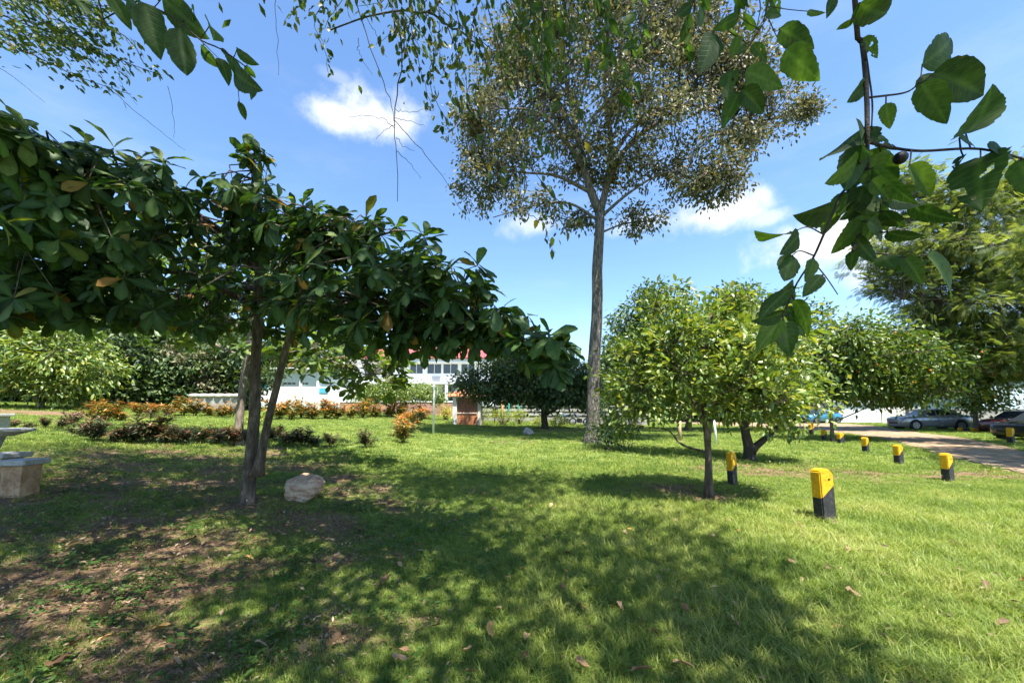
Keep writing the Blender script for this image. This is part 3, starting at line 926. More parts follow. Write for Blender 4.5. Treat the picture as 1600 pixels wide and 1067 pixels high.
# dirt road
na = curve([p for p in ROAD_NEAR], 90); nb = curve([p for p in ROAD_FAR], 90)
na = na[np.linspace(0, len(na) - 1, 80).astype(int)]; nb = nb[np.linspace(0, len(nb) - 1, 80).astype(int)]
K = 14
rows = []
for k in range(K + 1):
    s = k / K
    p = na * (1 - s) + nb * s
    if k in (0, K):
        p = p + (nb - na) * rng.normal(0, .035, (80, 1))
    p[:, 2] = ground_z(p[:, 0], p[:, 1]) + (0.012 if k in (0, K) else 0.028) + 0.012 * math.cos(s * math.pi * 4)
    rows.append(p)
V = np.concatenate(rows)
i, j = np.meshgrid(np.arange(K), np.arange(79), indexing='ij')
Q = np.stack([i * 80 + j, i * 80 + j + 1, (i + 1) * 80 + j + 1, (i + 1) * 80 + j], -1).reshape(-1, 4)[:, ::-1]
road_mat = noisy('packed_earth', [(0.3, (0.11, 0.075, 0.042)), (0.5, (0.24, 0.17, 0.105)), (0.7, (0.37, 0.285, 0.185))], 3.0, 12, 0.95, 0.6, bump_scale=18, dist=0.03)
road = tag(link('dirt_road', set_mesh(bpy.data.meshes.new('dirt_road'), V, [Q], True), road_mat), 'pale packed-earth track running past the yellow bollards', None, kind='structure')

# far hills
for (cu, Y, w, h, nm) in ((790, 330, 120, 64, 0), (250, 420, 260, 50, 1), (1500, 420, 340, 40, 2)):
    c = px(cu, 640, Y)
    n = 46; X_, Y_ = np.meshgrid(np.linspace(-1, 1, n), np.linspace(-1, 1, n))
    r = np.sqrt(X_ ** 2 + Y_ ** 2)
    Z_ = h * np.clip(np.cos(np.clip(r, 0, 1) * math.pi) * 0.5 + 0.5, 0, 1) * (1 + .25 * vnoise(X_, Y_, 3.0, nm + 1)) - 1.5
    V = np.stack([c[0] + X_ * w, c[1] + Y_ * w * .6, Z_], -1).reshape(-1, 3)
    i, j = np.meshgrid(np.arange(n - 1), np.arange(n - 1), indexing='ij')
    Q = np.stack([i * n + j, i * n + j + 1, (i + 1) * n + j + 1, (i + 1) * n + j], -1).reshape(-1, 4)
    tag(link('hill', set_mesh(bpy.data.meshes.new('hill'), V, [Q], True), hill_mat), kind='structure')


# ------------------------------------------------------------------ grass, weeds and litter (uncountable)
def tuft(n, spread, ln, wd, lean, seed, seg=3):
    r = np.random.default_rng(seed); V, Fq, tint = [], [], []
    for _ in range(n):
        a, rr = r.random() * 6.28, spread * math.sqrt(r.random())
        b = np.array([rr * math.cos(a), rr * math.sin(a), -0.004])
        L = r.uniform(*ln); w = wd * r.uniform(.7, 1.3); az = r.random() * 6.28; le = r.uniform(*lean)
        dx = np.array([math.cos(az), math.sin(az), 0]); sd = np.array([-math.sin(az), math.cos(az), 0]); tt = r.random()
        k = len(V)
        for s in range(seg + 1):
            q = s / seg
            p = b + np.array([0, 0, L * q * (1 - .32 * le * q)]) + dx * L * le * q * q * .9
            ww = w * (1 - q ** 1.6) + .0004
            V += [p - sd * ww / 2, p + sd * ww / 2]; tint += [tt * (.5 + .5 * q)] * 2
        for s in range(seg):
            Fq.append((k + 2 * s, k + 2 * s + 1, k + 2 * s + 3, k + 2 * s + 2))
    return np.array(V), np.array(Fq), np.array(tint)


def weed(n, spread, seed, size):
    r = np.random.default_rng(seed); P = np.stack([r.normal(0, spread, n), r.normal(0, spread, n), r.uniform(.012, .05, n)], 1)
    az = r.random(n) * 6.28
    D = np.stack([np.cos(az), np.sin(az), r.uniform(-.15, .45, n)], 1); U = r.normal(0, .3, (n, 3)) + np.array([0, 0, 1])
    W, FF, ve, k = scatter(T_OVAL, P, D, U, r.uniform(*size, n))
    return W, FF, np.repeat(r.random(n), k)


def chip(n, spread, seed, size):
    r = np.random.default_rng(seed); P = np.stack([r.normal(0, spread, n), r.normal(0, spread, n), r.uniform(.004, .016, n)], 1)
    az = r.random(n) * 6.28
    D = np.stack([np.cos(az), np.sin(az), r.uniform(-.12, .16, n)], 1); U = r.normal(0, .35, (n, 3)) + np.array([0, 0, 1])
    W, FF, ve, k = scatter(T_SMALL, P, D, U, r.uniform(*size, n))
    return W, FF, np.repeat(r.random(n), k)


def scatter_stuff(name, pts, rz, scl, idx, tpls, mats, label, tilt=0.12):
    src = bpy.data.collections.new(name + '_kinds')
    for k, (tp, mt) in enumerate(zip(tpls, mats)):
        me = set_mesh(bpy.data.meshes.new(name + '_kind'), tp[0], [tp[1]], True, {'tint': tp[2]}); me.materials.append(mt)
        src.objects.link(bpy.data.objects.new('%s_kind_%02d' % (name, k), me))
    me = bpy.data.meshes.new(name)
    me.vertices.add(len(pts)); me.vertices.foreach_set('co', np.asarray(pts, np.float32).ravel())
    n = len(pts)
    rot = np.stack([rng.normal(0, tilt, n), rng.normal(0, tilt, n), rz], 1)
    for nm, tp, key, arr in (('rot', 'FLOAT_VECTOR', 'vector', rot), ('scl', 'FLOAT', 'value', scl), ('pick', 'INT', 'value', idx)):
        a = me.attributes.new(nm, tp, 'POINT')
        a.data.foreach_set(key, np.asarray(arr, np.int32 if tp == 'INT' else np.float32).ravel())
    o = link(name, me)
    ng = bpy.data.node_groups.new(name + '_nodes', 'GeometryNodeTree')
    ng.interface.new_socket('Geometry', in_out='INPUT', socket_type='NodeSocketGeometry')
    ng.interface.new_socket('Geometry', in_out='OUTPUT', socket_type='NodeSocketGeometry')
    gi, go = N(ng, 'NodeGroupInput'), N(ng, 'NodeGroupOutput')
    ci = N(ng, 'GeometryNodeCollectionInfo'); ci.inputs['Collection'].default_value = src
    ci.inputs['Separate Children'].default_value = True; ci.inputs['Reset Children'].default_value = True
    ip = N(ng, 'GeometryNodeInstanceOnPoints'); ip.inputs['Pick Instance'].default_value = True
    def attr(nm, dt):
        a = N(ng, 'GeometryNodeInputNamedAttribute', data_type=dt); a.inputs['Name'].default_value = nm
        return next(s for s in a.outputs if s.enabled and s.name == 'Attribute')
    ng.links.new(gi.outputs[0], ip.inputs['Points']); ng.links.new(ci.outputs[0], ip.inputs['Instance'])
    ng.links.new(attr('pick', 'INT'), ip.inputs['Instance Index'])
    ng.links.new(attr('rot', 'FLOAT_VECTOR'), ip.inputs['Rotation'])
    ng.links.new(attr('scl', 'FLOAT'), ip.inputs['Scale'])
    ng.links.new(ip.outputs[0], go.inputs[0])
    md = o.modifiers.new('scatter', 'NODES'); md.node_group = ng
    return tag(o, label, None, None, 'stuff')


def field_points(n, y0, y1, power):
    """points over the ground in view, thinning with distance"""
    q = rng.random(n)
    Y = (y0 ** power + q * (y1 ** power - y0 ** power)) ** (1 / power)
    X = rng.uniform(-1, 1, n) * (1.42 * Y + 1.2)
    return X, Y


def drop(X, Y, m):
    X, Y = X[m], Y[m]
    return np.stack([X, Y, ground_z(X, Y)], 1)


KINDS_G = [tuft(14, .05, (.045, .10), .0050, (.2, 1.1), 1), tuft(12, .06, (.05, .12), .0052, (.3, 1.2), 2), tuft(15, .05, (.03, .07), .0048, (.2, 1.2), 3),
           tuft(10, .045, (.08, .17), .0058, (.3, 1.3), 4), tuft(22, .13, (.05, .11), .010, (.2, 1.1), 5, 2), tuft(22, .16, (.05, .12), .014, (.2, 1.1), 6, 2)]
X, Y = field_points(100000, 1.6, 11, 1.15)
c = cover(X, Y)
m = (rng.random(len(X)) < np.clip(c * 1.12 - 0.06, 0.02, 1)) & ~in_road(X, Y)
P1 = drop(X, Y, m); c1 = c[m]
tall = sstep(-.6, .9, P1[:, 0]) * (1 - sstep(5.0, 8.5, P1[:, 1])) * (0.7 + .5 * vnoise(P1[:, 0], P1[:, 1], 1.1, 6))
idx = np.where(rng.random(len(P1)) < np.clip(tall, 0, .8), rng.choice([1, 3], len(P1)), np.where(rng.random(len(P1)) < .5, 2, 0))
s1 = (0.44 + 0.24 * np.clip(tall, 0, 1) + 0.18 * c1) * rng.uniform(.7, 1.25, len(P1)) * (1 + .03 * P1[:, 1])
X, Y = field_points(60000, 9.5, 46, 1.05)
c = cover(X, Y)
m = (rng.random(len(X)) < np.clip(c * 1.1 - .1, .03, 1)) & ~in_road(X, Y)
P2 = drop(X, Y, m)
s2 = rng.uniform(.65, 1.2, len(P2)) * (0.8 + .012 * P2[:, 1])
scatter_stuff('grass', np.concatenate([P1, P2]), rng.random(len(P1) + len(P2)) * 6.28, np.concatenate([s1, s2]),
              np.concatenate([idx, rng.choice([4, 5], len(P2))]), KINDS_G, [grass_mat] * 6, 'short green lawn grass covering the park ground')
KINDS_W = [weed(9, .05, 21, (.022, .045)), weed(12, .06, 22, (.018, .04)), weed(7, .04, 23, (.03, .055))]
X, Y = field_points(24000, 1.6, 12, 1.1)
c = cover(X, Y); pn = vnoise(X, Y, 1.9, 7)
m = (rng.random(len(X)) < sstep(-.15, .5, pn) * sstep(2.0, -2.2, X) * .9 + .02) & (X < 3)
P3 = drop(X, Y, m)
scatter_stuff('weeds', P3, rng.random(len(P3)) * 6.28, rng.uniform(.6, 1.25, len(P3)), rng.integers(0, 3, len(P3)), KINDS_W, [weed_mat] * 3, 'low round-leaved weeds creeping under the shady trees')
def sticks(n, seed):
    r = np.random.default_rng(seed); q = MB()
    for _ in range(n):
        a = r.random() * 6.28; L_ = r.uniform(.06, .2); c_ = r.normal(0, .06, 3) * np.array([1, 1, 0]) + np.array([0, 0, .008]); d_ = np.array([math.cos(a), math.sin(a), 0]) * L_ / 2
        q.tube([c_ - d_, c_ + r.normal(0, .008, 3) * np.array([1, 1, .4]), c_ + d_], [.003, .0026, .0018], 4, False)
    V_ = np.concatenate(q.v); return V_, np.concatenate([f_ for f_ in q.f if f_.shape[1] == 4]), np.full(len(V_), .1)
KINDS_L = [chip(9, .07, 31, (.012, .045)), chip(7, .09, 32, (.02, .06)), chip(14, .08, 33, (.008, .028)), sticks(3, 34)]
X, Y = field_points(30000, 1.6, 16, 1.0)
c = cover(X, Y)
m = (rng.random(len(X)) < np.clip(1.25 - c * 1.2, 0.03, 1)) & ~in_road(X, Y)
P4 = drop(X, Y, m)
scatter_stuff('leaf_litter', P4, rng.random(len(P4)) * 6.28, rng.uniform(.6, 1.4, len(P4)), rng.choice(4, len(P4), p=(.34, .24, .36, .06)), KINDS_L, [litter_mat] * 4, 'brown crumbled leaf litter on the bare shaded soil', .25)
# ================================================================== trees
def B(u, v, Y, r, w=1.0):
    return (px(u, v, Y), np.array(r, float), w)


def PP(Y, *uv):
    return [px(u, v, Y) for u, v in uv]


# --- the big-leaved almond tree in front
ab = gpx(384, 787)
AY = ab[1]
alm_var = leaf_variants('leaf', [T_ALMOND, leaf_tpl([0, .12, .3, .5, .68, .82, .93, 1.0], [.012, .06, .13, .21, .26, .235, .15, .02], .3, .42, .15), leaf_tpl([0, .12, .3, .5, .68, .82, .93, 1.0], [.012, .05, .11, .19, .23, .225, .16, .03], .1, -.05, .08)], leaf_almond_near, [.08, .3, .5, .72, .9])
stem_a = [ab + np.array([0, 0, -.15]), px(390, 740, AY), px(397, 650, AY), px(400, 560, AY), px(405, 470, AY), px(405, 395, AY)]
stem_b = [px(402, 742, AY - .05), px(412, 690, AY - .1), px(428, 620, AY - .2), px(447, 545, AY - .35), px(462, 490, AY - .6), px(480, 430, AY - .9)]
blobs = [B(575, 440, 4.4, (1.25, 1.2, .62)), B(690, 455, 4.0, (.75, .8, .50)), B(790, 515, 3.6, (.42, .5, .22), 1.2), B(868, 562, 3.4, (.24, .3, .14), 1.8),
         B(120, 400, 4.3, (2.0, 1.5, .78)), B(90, 265, 3.7, (1.5, 1.0, .42)), B(270, 335, 4.2, (1.1, 1.0, .55)), B(420, 345, 4.6, (1.0, 1.0, .45)), B(520, 365, 4.5, (.8, .9, .4)),
         B(330, 470, 6.8, (2.2, 1.4, .75), .8), B(500, 480, 6.6, (1.2, 1.2, .6), .7), B(-30, 470, 3.9, (1.0, .9, .45)), B(60, 460, 4.6, (1.3, 1.0, .5)),
         B(455, 470, 3.9, (.35, .3, .2), 1.0), B(400, 250, 4.5, (.25, .2, .26), 1.6), B(640, 520, 4.3, (.9, .9, .28), 1.1), B(730, 515, 3.9, (.5, .6, .2), 1.2), B(830, 545, 3.5, (.35, .4, .16), 1.5)]
limbs = [(PP(AY, (405, 400)) + [px(480, 400, 5.2), px(600, 420, 4.7), px(720, 450, 4.2)], .06),
         (PP(AY, (400, 490)) + [px(500, 480, 5.2), px(620, 475, 4.7), px(740, 510, 4.1), px(860, 555, 3.5)], .055),
         ([px(480, 430, AY - .9), px(560, 380, 4.6), px(620, 360, 4.4)], .04),
         (PP(AY, (400, 420)) + [px(320, 350, 5.3), px(240, 335, 4.9), px(120, 330, 4.4), px(0, 330, 3.9)], .065),
         (PP(AY, (400, 400)) + [px(330, 350, 5.0), px(250, 300, 4.4), px(120, 250, 3.9), px(0, 200, 3.5)], .055),
         (PP(AY, (400, 480)) + [px(280, 425, 5.2), px(130, 440, 4.7), px(-20, 450, 4.2)], .055),
         (PP(AY, (404, 400)) + [px(410, 350, 5.2), px(395, 280, 4.7), px(398, 235, 4.5)], .035),
         (PP(AY, (402, 450)) + [px(340, 450, 6.3), px(260, 470, 7.2)], .05), (PP(AY, (402, 470)) + [px(470, 470, 6.2), px(560, 490, 7.0)], .05),
         ([px(300, 345, 5.1), px(250, 390, 4.9), px(215, 410, 4.8)], .025)]
def alm_keep(C):
    u, v, f = proj(C)
    top = np.interp(u, [-200, 0, 150, 330, 372, 384, 428, 442, 560, 650, 770, 800, 890, 930], [150, 172, 225, 270, 285, 215, 215, 308, 335, 348, 425, 480, 530, 560])
    bot = np.interp(u, [-100, 60, 250, 400, 650, 760, 800, 900], [500, 505, 515, 520, 548, 545, 540, 590])
    gap = vnoise(C[:, 0] * 1.0 + C[:, 2] * 1.7, C[:, 1] * .9 - C[:, 2] * 1.4, 1.5, 3)
    return (v > top) & (v < bot) & ((gap < .34) | (u > 430))
almond = make_tree('almond_tree', 'broad tree with big dark glossy leaves and forked trunk, beside the pinkish boulder', ab, [(stem_a, .088, .06), (stem_b, .058, .035)], blobs, 1320, 0,
                   bark_brown, T_ALMOND2, leaf_almond, lambda P, A: rosettes(P, nrm(A) * .6 + np.array([0, 0, .55]), 8, (.14, .25), .5, (40, 115)), limbs=limbs, parts=300, variants=alm_var, twig_r=.011, keep=alm_keep, shell=1.2, tint_pow=1.15)

# --- second almond tree behind it
bb = gpx(372, 697)
BY = bb[1]
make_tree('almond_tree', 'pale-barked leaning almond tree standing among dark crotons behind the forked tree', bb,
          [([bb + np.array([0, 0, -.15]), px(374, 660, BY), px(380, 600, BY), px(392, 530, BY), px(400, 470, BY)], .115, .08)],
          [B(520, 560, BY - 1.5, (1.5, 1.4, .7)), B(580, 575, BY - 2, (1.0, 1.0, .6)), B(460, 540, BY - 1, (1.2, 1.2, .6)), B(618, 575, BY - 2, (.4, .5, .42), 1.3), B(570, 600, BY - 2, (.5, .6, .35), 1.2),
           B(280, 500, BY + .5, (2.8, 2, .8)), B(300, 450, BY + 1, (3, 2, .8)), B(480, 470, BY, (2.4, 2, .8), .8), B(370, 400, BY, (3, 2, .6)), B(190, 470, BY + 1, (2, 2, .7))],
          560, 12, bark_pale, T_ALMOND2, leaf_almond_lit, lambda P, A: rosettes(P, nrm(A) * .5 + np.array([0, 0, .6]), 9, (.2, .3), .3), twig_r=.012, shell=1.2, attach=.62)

# --- the tall tree
tb = gpx(926, 692)
TY = tb[1]
tallstem = [tb + np.array([0, 0, -.2]), px(926, 650, TY), px(929, 560, TY), px(933, 470, TY), px(934, 400, TY), px(938, 330, TY)]
tl = [(PP(TY, (938, 335), (920, 290), (905, 230), (890, 150), (868, 60), (850, -40)), .20), (PP(TY, (938, 330), (950, 280), (955, 220), (945, 150), (950, 70), (960, -40)), .17),
      (PP(TY, (945, 295)) + [px(980, 230, TY - .6), px(1030, 190, TY - 1), px(1090, 150, TY - 1.2), px(1150, 110, TY - 1)], .13),
      (PP(TY, (950, 255)) + [px(1000, 190, TY + .5), px(1080, 165, TY + 1), px(1170, 190, TY + 1), px(1265, 172, TY + 1)], .11),
      (PP(TY, (912, 262)) + [px(880, 215, TY - .8), px(840, 175, TY - 1.4), px(780, 170, TY - 1.8)], .12), (PP(TY, (922, 300)) + [px(870, 275, TY), px(820, 270, TY), px(740, 262, TY)], .10),
      (PP(TY, (900, 215)) + [px(860, 140, TY + 1), px(820, 90, TY + 1.5), px(780, 40, TY + 2)], .11), (PP(TY, (935, 345)) + [px(890, 318, TY - .5), px(840, 320, TY - 1), px(770, 340, TY - 1)], .07),
      (PP(TY, (938, 340)) + [px(985, 300, TY - .5), px(1040, 270, TY - .8), px(1110, 270, TY - 1)], .08), (PP(TY, (936, 365)) + [px(975, 350, TY), px(1020, 345, TY)], .05),
      (PP(TY, (945, 200)) + [px(985, 120, TY - 2), px(1030, 60, TY - 3), px(1060, 0, TY - 3.5)], .11), (PP(TY, (948, 170)) + [px(990, 110, TY + 2), px(1050, 70, TY + 3), px(1110, 30, TY + 3)], .10)]
make_tree('tall_tree', 'tall straight grey-trunked tree with airy brownish-olive crown against the sky', tb, [(tallstem, .285, .20)],
          [B(960, 70, TY, (4.2, 4.2, 2.4), .75), B(1175, 125, TY, (1.9, 1.6, .9), 1.5), B(1130, 80, TY, (1.8, 1.6, 1.0), 1.2), B(745, 195, TY, (1.1, 1.4, 1.1), 1.3), B(730, 245, TY, (.8, 1.0, .7), 1.5), B(840, 150, TY, (2.6, 3, 2.2), .8), B(790, 110, TY + 1, (2.0, 2, 2.0)), B(757, 272, TY, (1.3, 1.6, 1.1), 1.5), B(740, 300, TY, (.9, 1.2, .7), 1.4), B(790, 240, TY, (1.3, 1.4, 1.0), 1.2), B(1085, 130, TY, (3.0, 3, 1.5)), B(1200, 172, TY + 1, (1.7, 1.6, .55), 1.4), B(1262, 166, TY + 1, (1.0, .8, .4), 2.6), B(1215, 200, TY + .5, (1.0, 1.0, .5), 1.8), B(1160, 215, TY, (1.4, 1.3, .8), 1.4),
           B(1070, 235, TY - .5, (2.1, 2.0, 1.2)), B(1120, 280, TY - .8, (1.1, 1.2, .8), 2.4), B(1060, 290, TY - .8, (1.2, 1.2, .7), 1.6), B(975, 255, TY - .6, (1.9, 1.8, .8)), B(895, 335, TY, (1.0, 1.2, .5)), B(820, 320, TY - .5, (1.4, 1.5, .6)), B(1000, 345, TY, (1.2, 1.2, .55)),
           B(980, -60, TY, (4.4, 4, 2)), B(1060, 20, TY, (3, 3, 2.0)), B(860, 10, TY + 1, (2.6, 2.6, 2.2)), B(900, 240, TY, (1.7, 1.6, 1.0)), B(1010, 150, TY - 2, (2.4, 2, 1.2))],
          2300, 0, bark_grey, T_OVAL, leaf_tall, lambda P, A: sprays(P, A, 36, .22, (.13, .21), .3, .3, .7), limbs=tl, twig_r=.020, shell=1.3, twig_sides=3, gap=(1.0, .20), wob=.1)

# --- the bushy bright tree on the lawn
mb_ = gpx(1107, 777)
MY = mb_[1]
mango_var = leaf_variants('leaf', [T_ELLIPSE, leaf_tpl([0, .2, .5, .8, 1], [.02, .15, .21, .14, .01], .4, .4)], leaf_mango, [.1, .35, .6, .8, .95])
mstem = [mb_ + np.array([0, 0, -.1]), px(1107, 720, MY), px(1103, 660, MY), px(1098, 600, MY), px(1104, 540, MY), px(1112, 490, MY)]
make_tree('bushy_tree', 'rounded bushy light-green tree with slim trunk nearest the yellow bollards', mb_, [(mstem, .062, .035), ([px(1105, 690, MY), px(1118, 640, MY), px(1150, 590, MY), px(1175, 540, MY)], .034, .018), ([px(1104, 670, MY), px(1085, 630, MY), px(1050, 590, MY), px(1020, 550, MY)], .032, .016)],
          [B(1100, 570, MY, (1.4, 1.4, .82)), B(1125, 520, MY, (.95, 1.0, .40)), B(1015, 550, MY, (.65, .9, .5)), B(985, 605, MY - .1, (.5, .7, .42)), B(1015, 640, MY - .2, (.55, .6, .22), 1.1), B(965, 660, MY + .5, (.35, .5, .22), 1.5), B(1185, 570, MY, (.75, .9, .55)), B(1215, 610, MY, (.5, .7, .4)),
           B(1180, 630, MY - .2, (.7, .7, .34)), B(1050, 480, MY, (.6, .8, .34)), B(1080, 610, MY, (1.0, .9, .5), .5), B(1145, 475, MY, (.4, .4, .2))],
          1150, 18, bark_brown, T_ELLIPSE, leaf_mango, lambda P, A: sprays(P, A, 15, .095, (.08, .15), -.05, .7, .9), parts=300, variants=mango_var, twig_r=.006, shell=1.8, tint_pow=.9, gap=(.36, .16))

# --- the low thick-trunked tree just behind
lb_ = gpx(1172, 719)
LY = lb_[1]
make_tree('bushy_tree', 'thick dark-trunked bushy tree half hidden behind the slim-trunked one', lb_,
          [([lb_ + np.array([0, 0, -.1]), px(1168, 690, LY), px(1160, 650, LY), px(1155, 590, LY)], .16, .09), ([px(1172, 705, LY), px(1195, 685, LY), px(1222, 660, LY), px(1240, 620, LY)], .11, .05)],
          [B(1180, 590, LY, (1.8, 1.8, 1.3)), B(1225, 615, LY - .3, (.95, 1.2, .85)), B(1232, 668, LY - .5, (.45, .5, .36), 1.2), B(1090, 560, LY + .5, (2, 1.6, 1.6), .7), B(1180, 515, LY, (1.5, 1.5, .8)), B(1015, 590, LY + 1, (1.6, 1.4, 1.5), .8)],
          620, 14, bark_dark, T_ELLIPSE, leaf_mango, lambda P, A: sprays(P, A, 20, .2, (.12, .2), .18, .55, .9), twig_r=.008, shell=1.6, gap=(.55, .35))

# --- dark low shrub against the tall trunk
sb_ = gpx(950, 703)
make_tree('shrub', 'dark leafy shrub crowding the foot of the tall grey trunk', sb_, [([sb_ + np.array([0, 0, -.05]), sb_ + np.array([.05, .1, .5]), sb_ + np.array([.1, .1, 1.0])], .05, .03)],
          [(sb_ + np.array([0, 0, .5]), np.array([.75, .7, .5]), 1), (sb_ + np.array([.5, .3, .9]), np.array([.7, .7, .7]), 1), (sb_ + np.array([.3, .5, 1.5]), np.array([.6, .6, .6]), 1)],
          130, 6, bark_dark, T_LANCE, leaf_round, lambda P, A: sprays(P, A, 12, .14, (.1, .18), .4, .5, .9), cat='shrub', shell=2)

# --- round pale tree further back
pb_ = gpx(1075, 674)
PY = pb_[1]
make_tree('round_tree', 'large rounded grey-green tree rising behind the bushy bright trees', pb_, [([pb_ + np.array([0, 0, -.2]), px(1078, 640, PY), px(1085, 560, PY), px(1090, 500, PY)], .22, .12)],
          [B(1030, 500, PY, (2.7, 3, 2.0)), B(1160, 500, PY, (3.4, 3, 1.9)), B(990, 545, PY, (2.2, 2.4, 2.2)), B(1245, 520, PY, (2.6, 2.4, 1.8)), B(1010, 465, PY, (1.1, 1.4, .8)), B(1145, 462, PY, (1.4, 1.4, .8)), B(950, 580, PY, (1.2, 1.4, 1.3)), B(1100, 590, PY, (4.4, 3, 1.9), .7)],
          760, 14, bark_brown, T_OVAL, leaf_round, lambda P, A: sprays(P, A, 26, .36, (.22, .36), .3, .5, .9), twig_r=.014, tint_bias=.25, gap=(1.1, .5))

# --- dark round tree in the middle
db_ = gpx(852, 670)
DY = db_[1]
make_tree('dark_tree', 'dense dark-green flat-topped tree shading the small round boulder', db_, [([db_ + np.array([0, 0, -.2]), px(850, 650, DY), px(851, 625, DY), px(853, 600, DY)], .22, .16)],
          [B(850, 590, DY - .5, (3.2, 2.2, 1.35)), B(770, 598, DY - .5, (1.7, 1.4, 1.2)), B(905, 605, DY - .5, (1.6, 1.6, 1.25)), B(800, 566, DY - .5, (1.4, 1.4, .65)), B(850, 556, DY - .5, (1.6, 1.4, .5)), B(730, 596, DY - .4, (.75, 1, .7)), B(925, 632, DY - .3, (.55, .8, .7)), B(850, 622, DY - .4, (3.2, 1.8, .5), 1.2)],
          820, 14, bark_dark, T_OVAL, leaf_wild, lambda P, A: sprays(P, A, 24, .26, (.17, .28), .3, .5, .9), twig_r=.012, tint_bias=.05)

# --- orange trees by the track
def citrus(base_uv, trunk_uv, blobs, n, label, r0, bark=bark_brown, fruit=10, bias=0.0):
    b = gpx(*base_uv); Y = b[1]
    bl = [B(u, v, Y + dy, r) for (u, v, dy, r) in blobs]
    root = make_tree('orange_tree', label, b, [([b + np.array([0, 0, -.1])] + PP(Y, *trunk_uv), r0, r0 * .65)], bl, n, 12, bark, T_OVAL, leaf_citrus, lambda P, A: sprays(P, A, 24, .28, (.17, .28), .35, .5, .9), group='orange trees along the track', twig_r=.010, tint_bias=bias, gap=(.8, .5))
    C = blob_points(bl, fruit * 6, 8.0); C = C[np.argsort(C[:, 1])][:fruit]
    for c in C:
        MB().lathe(c, [(.004, -.045), (.028, -.036), (.043, -.012), (.043, .014), (.027, .036), (.004, .044)], 8).build('fruit', fruit_orange, root, True)
    return root
citrus((1301, 690), ((1299, 650), (1300, 600)), [(1370, 565, .5, (2.7, 2.4, 1.7)), (1315, 560, .5, (1.6, 1.8, 1.5)), (1420, 570, .6, (2.0, 2, 1.5)), (1350, 520, .5, (1.6, 1.6, .8)), (1395, 610, .4, (2.2, 2, .75)), (1300, 610, .3, (1.0, 1.2, .8))], 640, 'dense green orange tree on a slim straight trunk near the small bollards', .085, fruit=16)
citrus((1318, 658), ((1318, 640), (1320, 610)), [(1330, 570, 0, (4.5, 4, 2.4)), (1290, 560, 0, (3, 3, 2.6)), (1380, 540, 0, (4, 3, 2.4))], 420, 'orange tree with thick dark trunk in front of the white wall', .26, bark_dark, 6)
citrus((1526, 673), ((1524, 650), (1520, 620)), [(1485, 585, 0, (3.6, 3, 2.0)), (1535, 600, 0, (1.4, 2, 1.5)), (1440, 560, 0, (3, 3, 2.2)), (1480, 525, 0, (3.2, 3, 1.4)), (1535, 632, -.3, (1.3, 1.4, .6))], 640, 'orange tree with whitewashed foot behind the grey sedan', .17, bark_pale, 14, .12)

# --- feathery tree at the right edge
FY = 26.0
fx = px(1690, 640, FY)[0]
fb = np.array([fx, FY, float(ground_z(fx, FY))]); fk = FY / 16.0
def FB(u, v, dy, r, w=1.0): return (px(u, v, FY + dy), np.array(r, float) * fk, w)
make_tree('feathery_tree', 'tall tree with fine feathery fronds filling the right edge above the cars', fb, [([fb + np.array([0, 0, -.2]), px(1685, 620, FY), px(1660, 540, FY), px(1645, 470, FY)], .4, .28)],
          [FB(1590, 300, 0, (2.0, 1.8, 1.6)), FB(1480, 330, 0, (1.7, 1.6, 1.2)), FB(1440, 400, 0, (2.2, 1.8, 1.2)), FB(1540, 420, 0, (2.6, 2, 1.7)), FB(1390, 390, 0, (1.0, 1.2, .6)), FB(1400, 440, 0, (1.3, 1.2, .6)), FB(1470, 480, 0, (1.8, 1.5, 1.0)), FB(1570, 510, 0, (2.4, 1.8, 1.5)), FB(1590, 575, -.5, (1.3, 1.2, .7)),
           FB(1520, 545, 0, (1.4, 1.3, .8)), FB(1680, 380, 0, (3, 2, 3)), FB(1700, 280, 0, (2.5, 2, 2)), FB(1420, 290, 1, (.9, 1, .7))],
          1900, 26, bark_brown, T_FROND, leaf_feather, lambda P, A: sprays(P, A, 13, .38, (.40, .66), .25, .7, 1.2), twig_r=.016, shell=1.3, gap=(1.5, .55))
rb = np.array([24.0, 9.0, float(ground_z(24.0, 9.0))])
make_tree('roadside_tree', 'tree out beyond the right edge whose shade falls across the dirt track', rb, [([rb + np.array([0, 0, -.2]), rb + np.array([0, 0, 3]), rb + np.array([-.5, 0, 6])], .3, .2)],
          [(np.array([17.8, 8.4, 8.4]), np.array([2.6, 2.4, 1.3]), 1.3), (np.array([20.0, 10.5, 8.6]), np.array([2.8, 2.6, 1.4]), 1.3), (np.array([24.0, 15.5, 8.8]), np.array([2.8, 2.6, 1.4]), 1.2), (np.array([18.0, 6.0, 8.0]), np.array([3.0, 2.0, 1.4]), .8), (np.array([22.0, 8.0, 8.4]), np.array([4, 3, 1.8]), 1), (np.array([26.0, 10.5, 8.4]), np.array([4, 3, 1.8]), 1)], 720, 14, bark_brown, T_FROND, leaf_feather, lambda P, A: sprays(P, A, 12, .34, (.36, .56), .25, .7, 1.2), twig_r=.014, shell=1.2)

